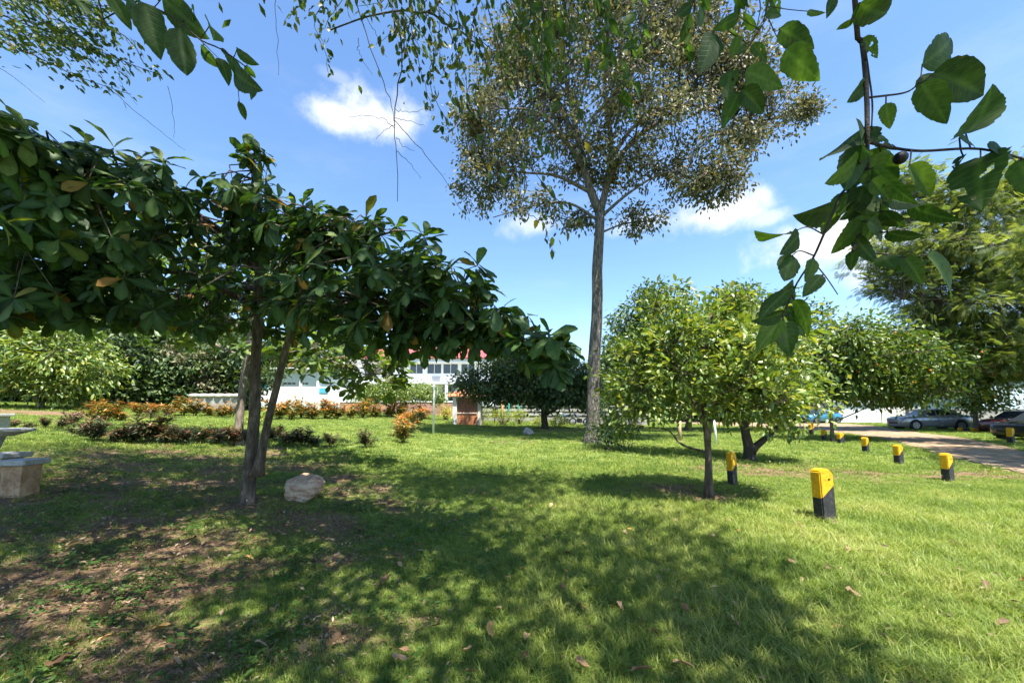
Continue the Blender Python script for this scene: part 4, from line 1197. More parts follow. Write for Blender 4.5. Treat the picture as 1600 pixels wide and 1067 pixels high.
# --- left: bright rounded tree and the wood behind
ml = gpx(62, 638)
MLY = ml[1]
make_tree('rounded_tree', 'small sunlit mango-like tree on the grass slope above the crotons', ml, [([ml + np.array([0, 0, -.15]), px(60, 622, MLY), px(56, 600, MLY), px(55, 580, MLY)], .13, .08), ([px(64, 636, MLY), px(72, 618, MLY), px(80, 595, MLY)], .09, .05)],
          [B(65, 570, MLY, (2.9, 2.6, 1.6)), B(120, 580, MLY, (1.7, 2, 1.3)), B(20, 590, MLY, (1.8, 2, 1.1)), B(80, 530, MLY, (2, 2, .9)), B(100, 615, MLY, (1.6, 1.6, .45))],
          430, 10, bark_brown, T_LEAFY, leaf_mango, lambda P, A: sprays(P, A, 20, .3, (.22, .36), .25, .5, .9), twig_r=.012)
def wood_tree(u, Y, h, w, label, mat=leaf_wild, n=360, bias=0.0, tpl=T_OVAL):
    x = px(u, 640, Y)[0]; b = np.array([x, Y, float(ground_z(x, Y))])
    c = b + np.array([0, 0, h * .6])
    bl = [(c + np.array([rng.normal(0, w * .35), rng.normal(0, w * .3), rng.uniform(-.25, .28) * h]), np.array([w * .55, w * .5, h * .27]), 1.0) for _ in range(6)] + [(b + np.array([0, -.2, h * .2]), np.array([w * .8, w * .6, h * .25]), 1.2)]
    return make_tree('woodland_tree', label, b, [([b + np.array([0, 0, -.2]), b + np.array([.1, 0, h * .3]), b + np.array([0, .2, h * .75])], .05 + h * .02, .06)], bl, n, 10, bark_dark, tpl, mat,
                     lambda P, A: sprays(P, A, 26, .10 * w, (.07 * w, .12 * w), .3, .5, .9), group='trees along the far edge of the lawn', twig_r=.015, tint_bias=bias, gap=(.9, .7))
wood_tree(205, 27, 5.5, 3.4, 'dark bushy tree right behind the sunlit mango-like tree')
wood_tree(262, 28, 4.2, 2.6, 'grey-green bushy tree behind the low stone wall', leaf_round, 360, .3)
wood_tree(325, 30, 4.4, 3.0, 'olive bushy tree above the low stone wall', leaf_tall, 360, 0)
wood_tree(365, 31, 6.5, 3.4, 'dark tree seen just left of the forked trunk')
wood_tree(110, 31, 9, 5, 'high dark woodland tree above the sunlit mango-like tree', n=420)
wood_tree(-40, 28, 8, 5, 'dark woodland tree cut by the left edge', n=360)
wood_tree(20, 34, 9, 5, 'dark woodland tree between the left edge and the mango-like tree', n=360)
wood_tree(235, 36, 10, 5.5, 'highest dark woodland tree behind the grey-green bushy one', n=420)
wood_tree(330, 38, 10, 5.5, 'tall dark woodland tree behind the olive bushy one', n=420)
wood_tree(430, 58, 11, 6.5, 'dark woodland tree towering over the low white building', n=360)
wood_tree(775, 60, 8.5, 5, 'tree beyond the tiled kiosk roof', leaf_round, 360, .15)
wood_tree(870, 58, 6.5, 6, 'bright-topped tree beyond the grey court wall', leaf_citrus, 360, .2)
wood_tree(960, 54, 8, 6, 'tree behind the tall grey trunk', leaf_round, 360, .1)
wood_tree(1110, 50, 8, 7, 'dark tree far behind the bushy bright trees', leaf_wild, 360, .1)
wood_tree(1240, 56, 9, 7, 'dark tree far behind the blue car', leaf_citrus, 360, 0)
wood_tree(1350, 56, 10, 7, 'dark tree above the white outbuilding', leaf_citrus, 360, 0)
wood_tree(1470, 54, 10, 7, 'yellowish-topped tree behind the orange trees', leaf_citrus, 360, .25)
wood_tree(1600, 56, 12, 7, 'dark tree behind the pale blue house', leaf_feather, 360, 0)
wood_tree(560, 70, 13, 8, 'tree behind the red-roofed building', leaf_wild, 300, 0)

# ------------------------------------------------------------------ the tree that shades the camera
sh_base = np.array([-1.6, -3.2, float(ground_z(-1.6, -3.2))])
def out_of_sight(C):
    """the crown keeps to its own side: it ends where it would hang before the open sky"""
    return C[:, 1] < 0.80 * (C[:, 2] - 1.6) - 0.05
sh_limbs = [([sh_base + np.array([0, 0, 3.2]), np.array([-1.0, -1.0, 5.2]), np.array([-.3, 1.5, 6.6]), np.array([.2, 3.6, 7.3])], .13),
            ([sh_base + np.array([0, 0, 3.4]), np.array([1.0, -2.0, 5.6]), np.array([2.6, -.9, 7.0]), np.array([3.9, .2, 8.0])], .09),
            ([sh_base + np.array([0, 0, 3.0]), np.array([-3.5, -2.0, 5.2]), np.array([-6, 0, 6.8]), np.array([-8.5, 2.5, 7.8])], .13),
            ([sh_base + np.array([0, 0, 3.6]), np.array([-1.8, -2.2, 6.5]), np.array([-2.2, 0, 8.6]), np.array([-2.6, 3, 9.8])], .12),
            ([sh_base + np.array([0, 0, 3.6]), np.array([1, -4, 6.5]), np.array([3.5, -4, 8.0])], .1), ([sh_base + np.array([0, 0, 3.6]), np.array([-4, -4, 6.5]), np.array([-7, -4, 8.0])], .1)]
shade_var = leaf_variants('leaf', [T_OVAL, leaf_tpl([0, .35, .7, 1.0], [.02, .2, .17, .01], .4, .5)], leaf_shade, [.1, .4, .65, .85, .97])
shade = make_tree('shade_tree', 'large tree over the viewer whose small-leaved twigs droop along the top edge', sh_base,
                  [([sh_base + np.array([0, 0, -.2]), sh_base + np.array([.05, 0, 1.5]), sh_base + np.array([0, .1, 3.8])], .30, .22)],
                  [(np.array([1.0, 1.2, 8.5]), np.array([3.4, 3.4, 1.4]), 1), (np.array([-3.5, 1.2, 8.7]), np.array([4.0, 3.6, 1.5]), 1), (np.array([3.4, .4, 8.4]), np.array([1.5, 2.8, 1.1]), 1.4), (np.array([1.4, 4.6, 9.9]), np.array([2.2, 1.8, 1.2]), 1.3), (np.array([-6.5, 1.0, 8.7]), np.array([3.0, 3.0, 1.5]), 1),
                   (np.array([-1.6, 4.6, 9.8]), np.array([3.6, 2.0, 1.3]), 1.2), (np.array([-1, -2.0, 9]), np.array([6, 2.4, 1.5]), .6), (np.array([-5.5, 4.8, 10.0]), np.array([3.4, 2.2, 1.4]), 1.2)],
                  2000, 10, bark_grey, T_SMALL, leaf_shade, lambda P, A: sprays(P, A, 22, .28, (.13, .22), .35, .4, .8), limbs=sh_limbs, keep=out_of_sight, twig_r=.012, shell=1.0, gap=(.75, .42))
# its drooping twigs along the top of the view
tw_paths, tw_leafy = [], []
def twig(Y, uv, leafy, r=.006):
    p = curve([px(u, v, Y + k * .05) for k, (u, v) in enumerate(uv)], 12)
    p[1:-1] += rng.normal(0, .006, (len(p) - 2, 3))
    tw_paths.append((p, r)); tw_leafy.append(leafy)
for Y, uv, lf, r in (
    (3.6, ((735, -90), (700, -20), (669, 20), (616, 18), (559, 31), (512, 49)), 0, .016), (3.6, ((669, 20), (700, 40), (728, 56), (753, 84), (765, 120)), 1, .012),
    (3.5, ((540, -40), (560, 15), (578, 75), (600, 130), (612, 165), (615, 190)), 0, .006), (3.4, ((622, 20), (628, 90), (620, 150), (616, 200), (619, 240), (621, 315)), 0, .007),
    (3.4, ((616, 188), (650, 225), (690, 275), (722, 330)), 0, .004), (3.4, ((619, 236), (640, 255), (658, 280)), 0, .003), (3.4, ((616, 200), (590, 182), (536, 184)), 0, .003), (3.4, ((617, 170), (640, 175), (680, 172)), 0, .003),
    (3.4, ((618, 195), (600, 205), (588, 218)), 0, .003), (3.4, ((619, 215), (630, 228), (648, 236)), 0, .003), (3.4, ((617, 185), (640, 190), (664, 198)), 0, .003),
    (3.0, ((434, -40), (431, 20), (434, 70), (435, 118)), 0, .003), (3.7, ((530, -40), (505, 5), (490, 35), (508, 75), (513, 115)), 1, .005), (3.7, ((490, -30), (470, 5), (455, 25), (450, 30)), 1, .004), (3.7, ((560, -30), (520, 20), (498, 60)), 1, .004),
    (3.4, ((640, -20), (645, 60), (660, 120), (675, 170)), 1, .005), (3.4, ((610, -30), (622, 40), (640, 100), (620, 120)), 1, .004), (3.2, ((680, 10), (715, 80), (735, 160), (760, 230), (792, 285)), 2, .005),
    (3.0, ((755, -20), (780, 80), (795, 180), (830, 260), (862, 305), (902, 335)), 2, .005), (3.1, ((790, -30), (815, 70), (830, 150), (850, 240)), 2, .005), (2.9, ((850, -30), (856, 60), (850, 130), (858, 230)), 2, .004),
    (2.8, ((882, -30), (892, 60), (900, 160), (915, 250)), 2, .004), (3.0, ((705, -20), (720, 60), (712, 130), (722, 190)), 1, .004), (3.3, ((690, 60), (672, 110), (680, 160), (700, 190), (690, 200)), 1, .004),
    (3.0, ((812, 330), (845, 345), (858, 375), (868, 395)), 1, .003), (3.0, ((795, 190), (812, 270), (812, 330)), 0, .004), (3.3, ((570, 20), (590, 60), (605, 90)), 0, .003), (3.3, ((560, 60), (562, 85), (582, 118)), 0, .003),
    (3.3, ((760, -40), (740, 40), (750, 110), (742, 150)), 1, .004), (3.2, ((640, -40), (600, 0), (560, 10)), 1, .004), (3.2, ((730, 60), (700, 100), (690, 120)), 1, .003)):
    twig(Y, uv, lf, r)
for _ in range(20):
    u0, v0 = rng.uniform(590, 930), rng.uniform(-60, 30); L = rng.uniform(50, 150); a = rng.normal(.25, .6)
    twig(rng.uniform(2.9, 4.0), ((u0, v0), (u0 + L * .3 * a + 6, v0 + L * .4), (u0 + L * .7 * a, v0 + L * .75), (u0 + L * a, v0 + L)), 1, .004)
for _ in range(52):                                           # the limb reaching out at the upper left
    u0, v0 = rng.uniform(-120, 130), rng.uniform(-70, 60); L = rng.uniform(60, 150); a = rng.uniform(.15, .8)
    twig(rng.uniform(5.2, 7.0), ((u0, v0), (u0 + L * .5, v0 + L * .3 * a), (u0 + L, v0 + L * .75 * a)), 1, .006)
twig(6.0, ((-40, 10), (60, 45), (130, 70), (190, 95), (252, 118)), 1, .012); twig(6.0, ((-30, 55), (50, 85), (120, 120), (205, 148)), 1, .010); twig(5.8, ((-20, 95), (20, 120), (70, 160)), 0, .005); twig(5.8, ((180, 90), (190, 130), (215, 165)), 0, .004)
twig(6.2, ((-80, -60), (20, -10), (120, 20), (200, 60), (225, 100)), 1, .014); twig(4.4, ((262, 135), (272, 190), (272, 216)), 0, .003); twig(4.6, ((178, 145), (230, 190), (290, 235)), 0, .004)
for k, ((p, r), lf) in enumerate(zip(tw_paths, tw_leafy)):
    MB().tube(p, np.linspace(r, r * .45, len(p)), 5).build('twig', twig_dark, shade, True)
Ls = []
for (p, r), lf in zip(tw_paths, tw_leafy):
    if lf == 1:
        big = 1.45 if p[:, 1].mean() > 4.9 else 1.0
        Ls.append(along(p, .042 * big, (.055 * big, .095 * big), .03 * big, .38))
        Ls.append(along(p, .055, (.05 * big, .085 * big), .08 * big, .38))
    elif lf == 2:
        Ls.append(along(p, .05, (.06, .11), .04, .6))
L = cat_leaves(Ls)
pick, m = split_largest(L, 300)
leaf_parts(shade, shade_var, L, pick)
leaf_mass('foliage', T_OVAL, sub(L, m), rng.random(m.sum()), leaf_shade, shade)

# --- broad-leaved branches hanging close to the camera
broad_var = leaf_variants('leaf', [broad_tpl(1, .25), broad_tpl(2, .28, .25, .25), broad_tpl(3, .23, .15, .38, twist=.25), broad_tpl(4, .23, .45, .1, twist=-.3), broad_tpl(5, .26, .2, .3, jag=.03), broad_tpl(7, .27, .1, .15), broad_tpl(6, .24, .3, .15, jag=.05, bites=((-.08, .42, .05), (.17, .62, .09), (.05, .78, .03)))], leaf_broad, [.1, .35, .6, .9])
def hanging(label, Y, stems, leaves, top):
    root = thing('broad_leaved_branch', label, 'branch', px(*stems[0][0][0], Y), 0, None)
    first = True
    for uv, r in stems:
        p = [px(u, v, Y + .04 * math.sin(k * 1.7)) for k, (u, v) in enumerate(uv)]
        if first:
            p = [np.array(top), (np.array(top) + p[0]) / 2 + np.array([.05, .05, 0])] + p; first = False
        p = curve(p, 16)
        MB().tube(p, np.linspace(r, r * .6, len(p)), 7, True, .05).build('stem', twig_dark, root, True)
    P, D, U, S = [], [], [], []
    stalk = MB()
    for (bu, bv, tu, tv, w) in leaves:
        y0 = Y + rng.normal(0, .05); y1 = y0 + rng.normal(0, .035)
        a, b = px(bu, bv, y0), px(tu, tv, y1)
        P.append(a); D.append(b - a); S.append(np.linalg.norm(b - a) * .96)
        view = nrm(EYE - a)
        side = nrm(np.cross(b - a, view))
        ang = rad((90 - w) * (1 if rng.random() < .5 else -1))       # w: how far the blade turns its face to the viewer
        U.append(nrm(view * math.cos(ang) + side * math.sin(ang)) * (1 if rng.random() < .75 else -1))
        best = min((np.array(q) for uv, r in stems for q in curve([(x, y, 0) for x, y in uv], 20)[:, :2]), key=lambda q: np.hypot(*(q - np.array([bu, bv]))))
        s = px(best[0], best[1], Y)
        stalk.tube(curve([s, (s + a) / 2 + np.array([0, 0, -.004]), a], 5), .0022, 4, False)
    stalk.build('stalks', twig_dark, root, True)['kind'] = 'stuff'
    L = (np.array(P), np.array(D), np.array(U), np.array(S))
    leaf_parts(root, broad_var, L, range(len(P)))
    return root
right_br = hanging('close broad-leaved branch hanging down the upper right with one dark round fruit', 1.0,
    [(((1335, -12), (1347, 67), (1354, 142), (1355, 216), (1354, 304), (1350, 345), (1333, 392)), .0075), (((1355, 222), (1400, 232), (1441, 236), (1532, 233), (1612, 252)), .0045), (((1356, 153), (1414, 145), (1437, 130)), .003),
     (((1352, 80), (1358, 120), (1363, 160), (1362, 200)), .003), (((1350, 270), (1316, 301), (1302, 332), (1286, 369), (1269, 406), (1245, 443), (1223, 492)), .0038), (((1269, 407), (1290, 432), (1309, 460)), .002),
     (((1286, 366), (1262, 355), (1240, 362)), .002), (((1273, 400), (1250, 392), (1238, 399)), .002), (((1333, 392), (1380, 397), (1414, 402), (1448, 399)), .0025), (((1374, 226), (1378, 260), (1376, 320), (1372, 360)), .002)],
    [(1441, 101, 1532, 37, 80), (1458, 115, 1570, 145, 75), (1440, 130, 1484, 196, 80), (1440, 118, 1475, 160, 60), (1384, 162, 1392, 202, 80), (1350, 199, 1288, 275, 55), (1345, 228, 1310, 306, 70), (1364, 262, 1428, 331, 30), (1343, 304, 1243, 349, 28),
     (1421, 258, 1463, 309, 50), (1404, 290, 1452, 316, 60), (1420, 318, 1478, 359, 45), (1532, 246, 1524, 318, 80), (1592, 250, 1625, 312, 80), (1505, 243, 1488, 263, 50), (1546, 233, 1602, 242, 40), (1509, 209, 1563, 172, 45), (1499, 216, 1532, 226, 30),
     (1343, 5, 1398, 43, 80), (1330, 30, 1305, 57, 60), (1300, -6, 1294, 28, 60), (1235, 362, 1182, 387, 22), (1248, 366, 1226, 398, 60), (1238, 399, 1219, 447, 75), (1284, 430, 1254, 463, 80), (1235, 451, 1179, 495, 40), (1240, 468, 1281, 516, 40), (1223, 500, 1175, 546, 60),
     (1225, 504, 1231, 552, 85), (1232, 490, 1265, 526, 50), (1223, 488, 1177, 505, 50), (1333, 392, 1328, 424, 80), (1380, 399, 1398, 426, 80), (1414, 402, 1452, 447, 75), (1448, 399, 1524, 458, 25), (1387, 362, 1443, 386, 50), (1346, 345, 1304, 398, 60), (1378, 306, 1430, 330, 40),
     (1358, 235, 1400, 292, 70), (1350, 290, 1330, 350, 80), (1352, 315, 1395, 360, 75), (1350, 250, 1322, 300, 65), (1360, 330, 1372, 390, 60), (1345, 320, 1315, 345, 60), (1366, 210, 1400, 240, 40), (1356, 345, 1400, 375, 50), (1352, 205, 1322, 250, 60), (1340, 250, 1300, 290, 50), (1362, 280, 1398, 318, 75), (1348, 335, 1338, 388, 75), (1358, 300, 1345, 352, 80), (1366, 350, 1420, 350, 40), (1330, 300, 1296, 330, 60), (1380, 330, 1412, 362, 65), (1338, 372, 1360, 410, 70), (1370, 240, 1352, 290, 70), (1400, 400, 1420, 428, 60), (1272, 405, 1262, 440, 60), (1300, 335, 1290, 372, 60), (1240, 448, 1216, 476, 60), (1230, 480, 1250, 512, 60), (1348, 60, 1376, 90, 60), (1352, 130, 1330, 160, 60)], (.85, .75, 5.4))
MB().lathe(px(1407, 247, .99), [(.001, -.0165), (.009, -.014), (.0155, -.006), (.0165, .003), (.012, .012), (.001, .0165)], 14).build('fruit', fruit_dark, right_br, True)
hanging('broad-leaved branch with oval leaves hanging before the tall crown', 1.7,
    [(((1206, -14), (1200, 22), (1184, 52), (1157, 90), (1131, 112)), .004), (((1201, 30), (1215, 60), (1231, 82)), .0025), (((1157, 90), (1160, 120), (1150, 146)), .0025)],
    [(1154, 26, 1113, 50, 70), (1118, 54, 1097, 111, 80), (1154, 56, 1143, 92, 75), (1165, 112, 1231, 134, 60), (1142, 112, 1134, 152, 80), (1154, 144, 1128, 201, 80), (1159, 140, 1201, 177, 70), (1219, 45, 1275, 76, 80), (1228, 78, 1278, 128, 80), (1176, 70, 1200, 96, 70), (1206, -4, 1220, 24, 70), (1150, -8, 1164, 18, 70),
     (1196, 24, 1226, 20, 60), (1180, 45, 1160, 20, 60), (1262, 18, 1286, 28, 50), (1100, 20, 1085, 44, 70)], (2.0, 1.0, 6.6))
hanging('broad-leaved branch with big leaves entering at the upper left', 1.6,
    [(((150, -14), (215, 2), (275, 30), (312, 62), (347, 78), (383, 104)), .0045), (((355, 82), (372, 110), (372, 140), (376, 176)), .002), (((312, 62), (330, 80), (344, 94)), .002)],
    [(172, -8, 207, 48, 80), (226, 6, 248, 90, 80), (281, 44, 290, 127, 80), (254, -4, 318, 60, 70), (112, -8, 138, 14, 60), (200, -4, 236, 40, 70), (344, 92, 360, 128, 70), (358, 88, 374, 108, 60), (366, 112, 386, 138, 70), (386, 102, 399, 126, 70), (392, 126, 400, 148, 60), (370, 78, 404, 104, 50), (314, 74, 340, 108, 50),
     (328, 40, 346, 56, 50), (372, 160, 386, 190, 60), (376, 134, 384, 146, 50), (345, 76, 362, 92, 50), (300, 14, 316, 32, 60)], (-1.2, .9, 6.4))
def strand(label, Y, uv, top, size):
    root = thing('leafy_strand', label, 'branch', px(*uv[0], Y), 0, None)
    p = curve([np.array(top)] + [px(u, v, Y) for u, v in uv], 20)
    MB().tube(p, np.linspace(.006, .002, len(p)), 5).build('stem', twig_dark, root, True)
    q = curve([px(u, v, Y) for u, v in uv], 14)
    Lq = cat_leaves([along(q, .045, size, .02, .6), along(q, .09, size, .06, .6)])
    leaf_parts(root, broad_var, Lq, range(len(Lq[0])))
strand('leafy strand dangling left of the broad-leaved branch, over the tall crown', 2.2, ((1010, -40), (992, 40), (985, 100), (980, 165)), (.6, 1.4, 6.4), (.07, .12))
strand('thin strand of brownish leaves dangling before the middle of the tall crown', 2.3, ((930, -40), (946, 20), (950, 70), (955, 110)), (.4, 1.5, 6.5), (.07, .12))
strand('short leafy strand dangling above the fork of the tall trunk', 2.3, ((848, -40), (850, 20), (846, 70), (852, 130)), (.1, 1.5, 6.5), (.07, .12))
strand('leafy strand at the top between the dangling strand and the broad-leaved branch', 2.1, ((1090, -50), (1084, 0), (1072, 40), (1078, 70)), (1.0, 1.3, 6.4), (.07, .12))
strand('short strand with round leaves just above the broad-leaved branch', 1.9, ((1160, -60), (1180, -20), (1188, 10), (1182, 44)), (1.4, 1.2, 6.4), (.07, .11))
# ================================================================== built things and small things
# --- bollards
def bollard(u, v, h, w, label, tilt=0.0, rz=rad(24), split=.44, rise=.33, lean=(0, 0)):
    b = gpx(u, v)
    root = thing('bollard', label, 'bollard', b, rz, 'yellow and black bollards along the track')
    root.rotation_euler = (lean[0], lean[1] + tilt, rz)
    dpt = w * .62
    ch = w * .30
    prof = [(-w / 2, -.12), (w / 2, -.12), (w / 2, h - ch), (w / 2 - ch * .9, h), (-w / 2 + ch * .4, h), (-w / 2, h - ch * .45)]
    bm = bmesh.new()
    f = bm.faces.new([bm.verts.new((x, -dpt / 2, z)) for x, z in prof])
    ex = bmesh.ops.extrude_face_region(bm, geom=[f])
    bmesh.ops.translate(bm, vec=(0, dpt, 0), verts=[q for q in ex['geom'] if isinstance(q, bmesh.types.BMVert)])
    bmesh.ops.recalc_face_normals(bm, faces=bm.faces)
    bmesh.ops.bevel(bm, geom=list(bm.edges), offset=.012 * w / .2, segments=2, affect='EDGES')
    no = Vector((-rise, 0.0, split * 1.0)).normalized(); co = Vector((-w / 2, 0, h * split))
    for part, mt, outer in (('yellow_top', yellow_paint, False), ('black_foot', black_paint, True)):
        c = bm.copy()
        bmesh.ops.bisect_plane(c, geom=list(c.verts) + list(c.edges) + list(c.faces), plane_co=co, plane_no=no, clear_inner=not outer, clear_outer=outer)
        bmesh.ops.holes_fill(c, edges=[e for e in c.edges if e.is_boundary])
        bmesh.ops.subdivide_edges(c, edges=[e for e in c.edges if e.calc_length() > .12], cuts=2, use_grid_fill=True)
        if part == 'black_foot':
            for q in c.verts:
                if q.co.z < 0: q.co.x *= 1.12; q.co.y *= 1.12
        me = bpy.data.meshes.new(part); c.to_mesh(me); c.free()
        link(part, me, mt, root)
    bm.free()
    mm = LB(); mm.box((w * .12, -dpt / 2 - .002, h * .80), (.026 * w / .2, .008, .02 * w / .2)); mm.build('bolt', black_plastic, root)
    return root
for (u, v, hp, wp, lab, kw) in ((1290, 812, 75, 24, 'nearest and largest yellow and black bollard on the sunny grass', {}),
                                (1145, 757, 48, 13, 'yellow and black bollard between the slim trunk and the thick dark trunk', {}),
                                (1482, 751, 41, 14, 'yellow and black bollard standing nearest the dirt track', {}),
                                (1405, 724, 28, 11, 'fourth bollard, in the lawn straight below the grey sedan', {}),
                                (1353, 707, 23, 9.5, 'bollard fourth from the far end of the row, between trunk and sedan', {}),
                                (1314, 693, 16, 8, 'small bollard just right of the slim orange-tree trunk', {}),
                                (1288, 687, 15, 7, 'small bollard just left of the slim orange-tree trunk', {}),
                                (1266, 680, 18, 8, 'farthest tilted bollard at the edge of the bushy tree', {'tilt': .35}),
                                (1580, 693, 24, 9, 'bollard standing before the black car at the right edge', {})):
    g = gpx(u, v); k = g[1] / F
    kw.setdefault('lean', (rng.normal(0, .012), rng.normal(0, .010)))
    bollard(u, v, hp * k * 1.02, wp * k * 1.08, lab, rz=rad(24) + rng.normal(0, .12), **kw)


# --- rocks
def rock(u, v, w, d, h, label, mat, seed, rz=0.0, name='boulder'):
    b = gpx(u, v); r = np.random.default_rng(seed)
    bm = bmesh.new(); bmesh.ops.create_icosphere(bm, subdivisions=4, radius=1.0)
    cuts = nrm(r.normal(0, 1, (18, 3)) * np.array([1, 1, .8])); lim = r.uniform(.52, .86, 18)
    for q in bm.verts:
        p = np.array(q.co)
        for c, l in zip(cuts, lim):
            e = p @ c - l
            if e > 0: p = p - c * e * .95
        p = p * (1 + .05 * vnoise(p[0] + seed, p[1] + p[2], 2.3, seed) + .02 * vnoise(p[0] * 3, p[2] * 3 + p[1], 2.1, seed + 1))
        q.co = Vector((p[0] * w / 2, p[1] * d / 2, (p[2] * .5 + .34) * h * 1.05))
    me = bpy.data.meshes.new(name); bm.to_mesh(me); bm.free()
    me.polygons.foreach_set('use_smooth', np.ones(len(me.polygons), bool))
    o = tag(link(name, me, mat), label, 'rock'); o.location = b - np.array([0, 0, h * .09]); o.rotation_euler = (0, 0, rz)
    return o
kr = gpx(470, 781)[1] / F
rock(470, 779, 72 * kr, 56 * kr, 50 * kr, 'pinkish-grey boulder on the shaded grass beside the forked trunk', rock_mat, 5, .3)
kr = gpx(825, 680)[1] / F
rock(825, 679, 21 * kr, 18 * kr, 17 * kr, 'small round pale boulder under the dark flat-topped tree', rock_grey, 8)

# --- concrete table and stools at the left edge
def stool(u, v, w, label, rz):
    b = gpx(u, v); k = b[1] / F
    root = thing('stool', label, 'stool', b, rz, 'concrete stools round the garden table')
    h = .50
    bm = bmesh.new(); bmesh.ops.create_cube(bm, size=1.0); bmesh.ops.subdivide_edges(bm, edges=bm.edges, cuts=5, use_grid_fill=True)
    for q in bm.verts:
        p = np.array(q.co); n = .035 * vnoise(p[0] * 3 + u, p[1] * 3 + p[2] * 4, 2.0, u % 7)
        q.co = Vector((p[0] * w * .74 * (1 + n * 2), p[1] * w * .74 * (1 + n * 2), (p[2] + .5) * (h - .07) - .03 * (p[2] < -.4)))
    me = bpy.data.meshes.new('pedestal'); bm.to_mesh(me); bm.free(); link('pedestal', me, rubble_stone, root)
    m = LB(); m.box((0, 0, h - .035), (w * 1.18, w * 1.05, .075), bevel=.012); m.build('seat', concrete, root)
    return root
st2 = stool(30, 774, .34, 'concrete-topped stone stool nearest the camera at the left edge', .1)
st1 = stool(2, 760, .36, 'concrete-topped stone stool cut by the left edge, beside the round table', .0)
tbb = gpx(-34, 752)
root = thing('garden_table', 'round grey concrete table top entering at the left edge above the stools', 'table', tbb)
ht = .80
m = LB(); m.lathe((0, 0, 0), [(.16, -.05), (.17, .02), (.15, ht * .5), (.22, ht - .11)], 20); m.build('pedestal', concrete, root, True)
m = LB(); m.lathe((0, 0, 0), [(.30, ht - .11), (.46, ht - .05), (.52, ht - .03), (.52, ht), (.50, ht + .008), (.02, ht + .01)], 36); m.build('table_top', concrete, root)
tb2 = gpx(-16, 672)
root = thing('garden_bench', 'far pale concrete bench end peeping in at the left edge', 'bench', tb2)
m = LB(); m.box((0, 0, .45), (.9, .4, .08), bevel=.012); m.build('seat', concrete, root)
for s in (-1, 1):
    m = LB(); m.box((s * .3, 0, .19), (.12, .34, .44), bevel=.01); m.build('leg', concrete, root)

# --- white post on the lawn
wb = gpx(677, 679); k = wb[1] / F
root = thing('white_post', 'slim white post with short crossbar standing on the lawn', 'post', wb)
H = 78 * k
m = LB(); m.lathe((0, 0, 0), [(.05, -.1), (.05, H * .97), (.045, H)], 12); m.build('pole', white_paint, root, True)
m = LB(); m.box((.02, 0, H - .09), (.34, .05, .05), bevel=.01); m.build('crossbar', white_paint, root)
m = LB(); m.tube([(.16, 0, H - .1), (.17, 0, H - .42), (.05, 0, H - .75)], .014, 6); m.build('stay', white_paint, root, True)
# --- stakes
for (u, v, hp, wp, mt, nm, lab) in ((1063, 688, 30, 5.5, wood_stake, 'wooden_stake', 'pale wooden stake in the grass left of the slim trunk'), (1119, 695, 44, 3.6, white_paint, 'plastic_pipe', 'thin white pipe standing behind the slim trunk')):
    b = gpx(u, v); k = b[1] / F; r = wp * k / 2
    m = MB(); m.tube([b + np.array([0, 0, -.1]), b + np.array([-.02, 0, hp * k * .5]), b + np.array([-.07 if wp < 5 else .0, 0, hp * k])], [r, r, r * .85], 9)
    tag(m.build(nm, mt, None, True), lab, 'stake')


# --- crotons
def croton(seed, tall=1.0, n=26):
    r = np.random.default_rng(seed); st = MB(); P, A = [], []
    for _ in range(9):
        az = r.random() * 6.28; l = r.uniform(.45, .95) * tall; sp = r.uniform(.1, .42)
        tip = np.array([math.cos(az) * sp, math.sin(az) * sp, l])
        q = np.array([[math.cos(az) * .03, math.sin(az) * .03, -.03], tip * np.array([.45, .45, .5]), tip])
        st.tube(q, [.012, .009, .006], 5, False)
        for s in np.linspace(.38, 1.0, 6):
            P.append(q[0] * (1 - s) + tip * s); A.append(nrm(tip * np.array([1, 1, 1.4]) + r.normal(0, .2, 3)))
    L = rosettes(np.array(P), np.array(A), 8, (.15, .27), .1, (25, 75))
    W, FF, ve, k = scatter(T_STRAP, *L)
    hgt = L[0][:, 2] / tall
    tint = np.clip(.15 + .62 * hgt * r.random(len(hgt)) + r.normal(0, .17, len(hgt)), 0, 1)
    fm = set_mesh(bpy.data.meshes.new('foliage'), W, [FF], True, {'tint': np.repeat(tint, k), 'vein': ve})
    return st.mesh('stem', True), fm
CRO = [croton(s, tl) for s, tl in ((41, 1.0), (42, .9), (43, 1.15), (44, .8))]
FOL = {}
def croton_at(u, v, hp, kind, label, group):
    b = gpx(u, v); k = b[1] / F
    root = thing('croton', label, 'shrub', b, rng.random() * 6.28, group)
    i = int(rng.integers(len(CRO))); s = hp * k / 1.02
    sm, fm = CRO[i]
    key = (i, kind.name)
    if key not in FOL:
        c = fm.copy(); c.materials.clear(); c.materials.append(kind); FOL[key] = c
    a = link('stem', sm, bark_brown, root); f = link('foliage', FOL[key], None, root); f['kind'] = 'stuff'
    s *= rng.uniform(.9, 1.12)
    wide = s * rng.uniform(1.2, 1.6)
    for o in (a, f): o.scale = (wide, wide, s)
    return root
ORD = 'first second third fourth fifth sixth seventh eighth ninth tenth eleventh twelfth'.split()
G1, G2, G3, G4 = ('crotons in the shaded front row', 'sunlit orange crotons in the back row', 'crotons hedging the lawn before the buildings', 'crotons in the narrow row leading to the white post')
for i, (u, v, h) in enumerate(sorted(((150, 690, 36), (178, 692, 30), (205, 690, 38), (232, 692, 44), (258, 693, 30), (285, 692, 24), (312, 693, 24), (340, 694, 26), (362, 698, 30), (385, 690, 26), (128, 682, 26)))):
    croton_at(u, v, h, leaf_dark_croton, ORD[i] + ' dark croton from the left in the shaded row left of the forked trunk', G1)
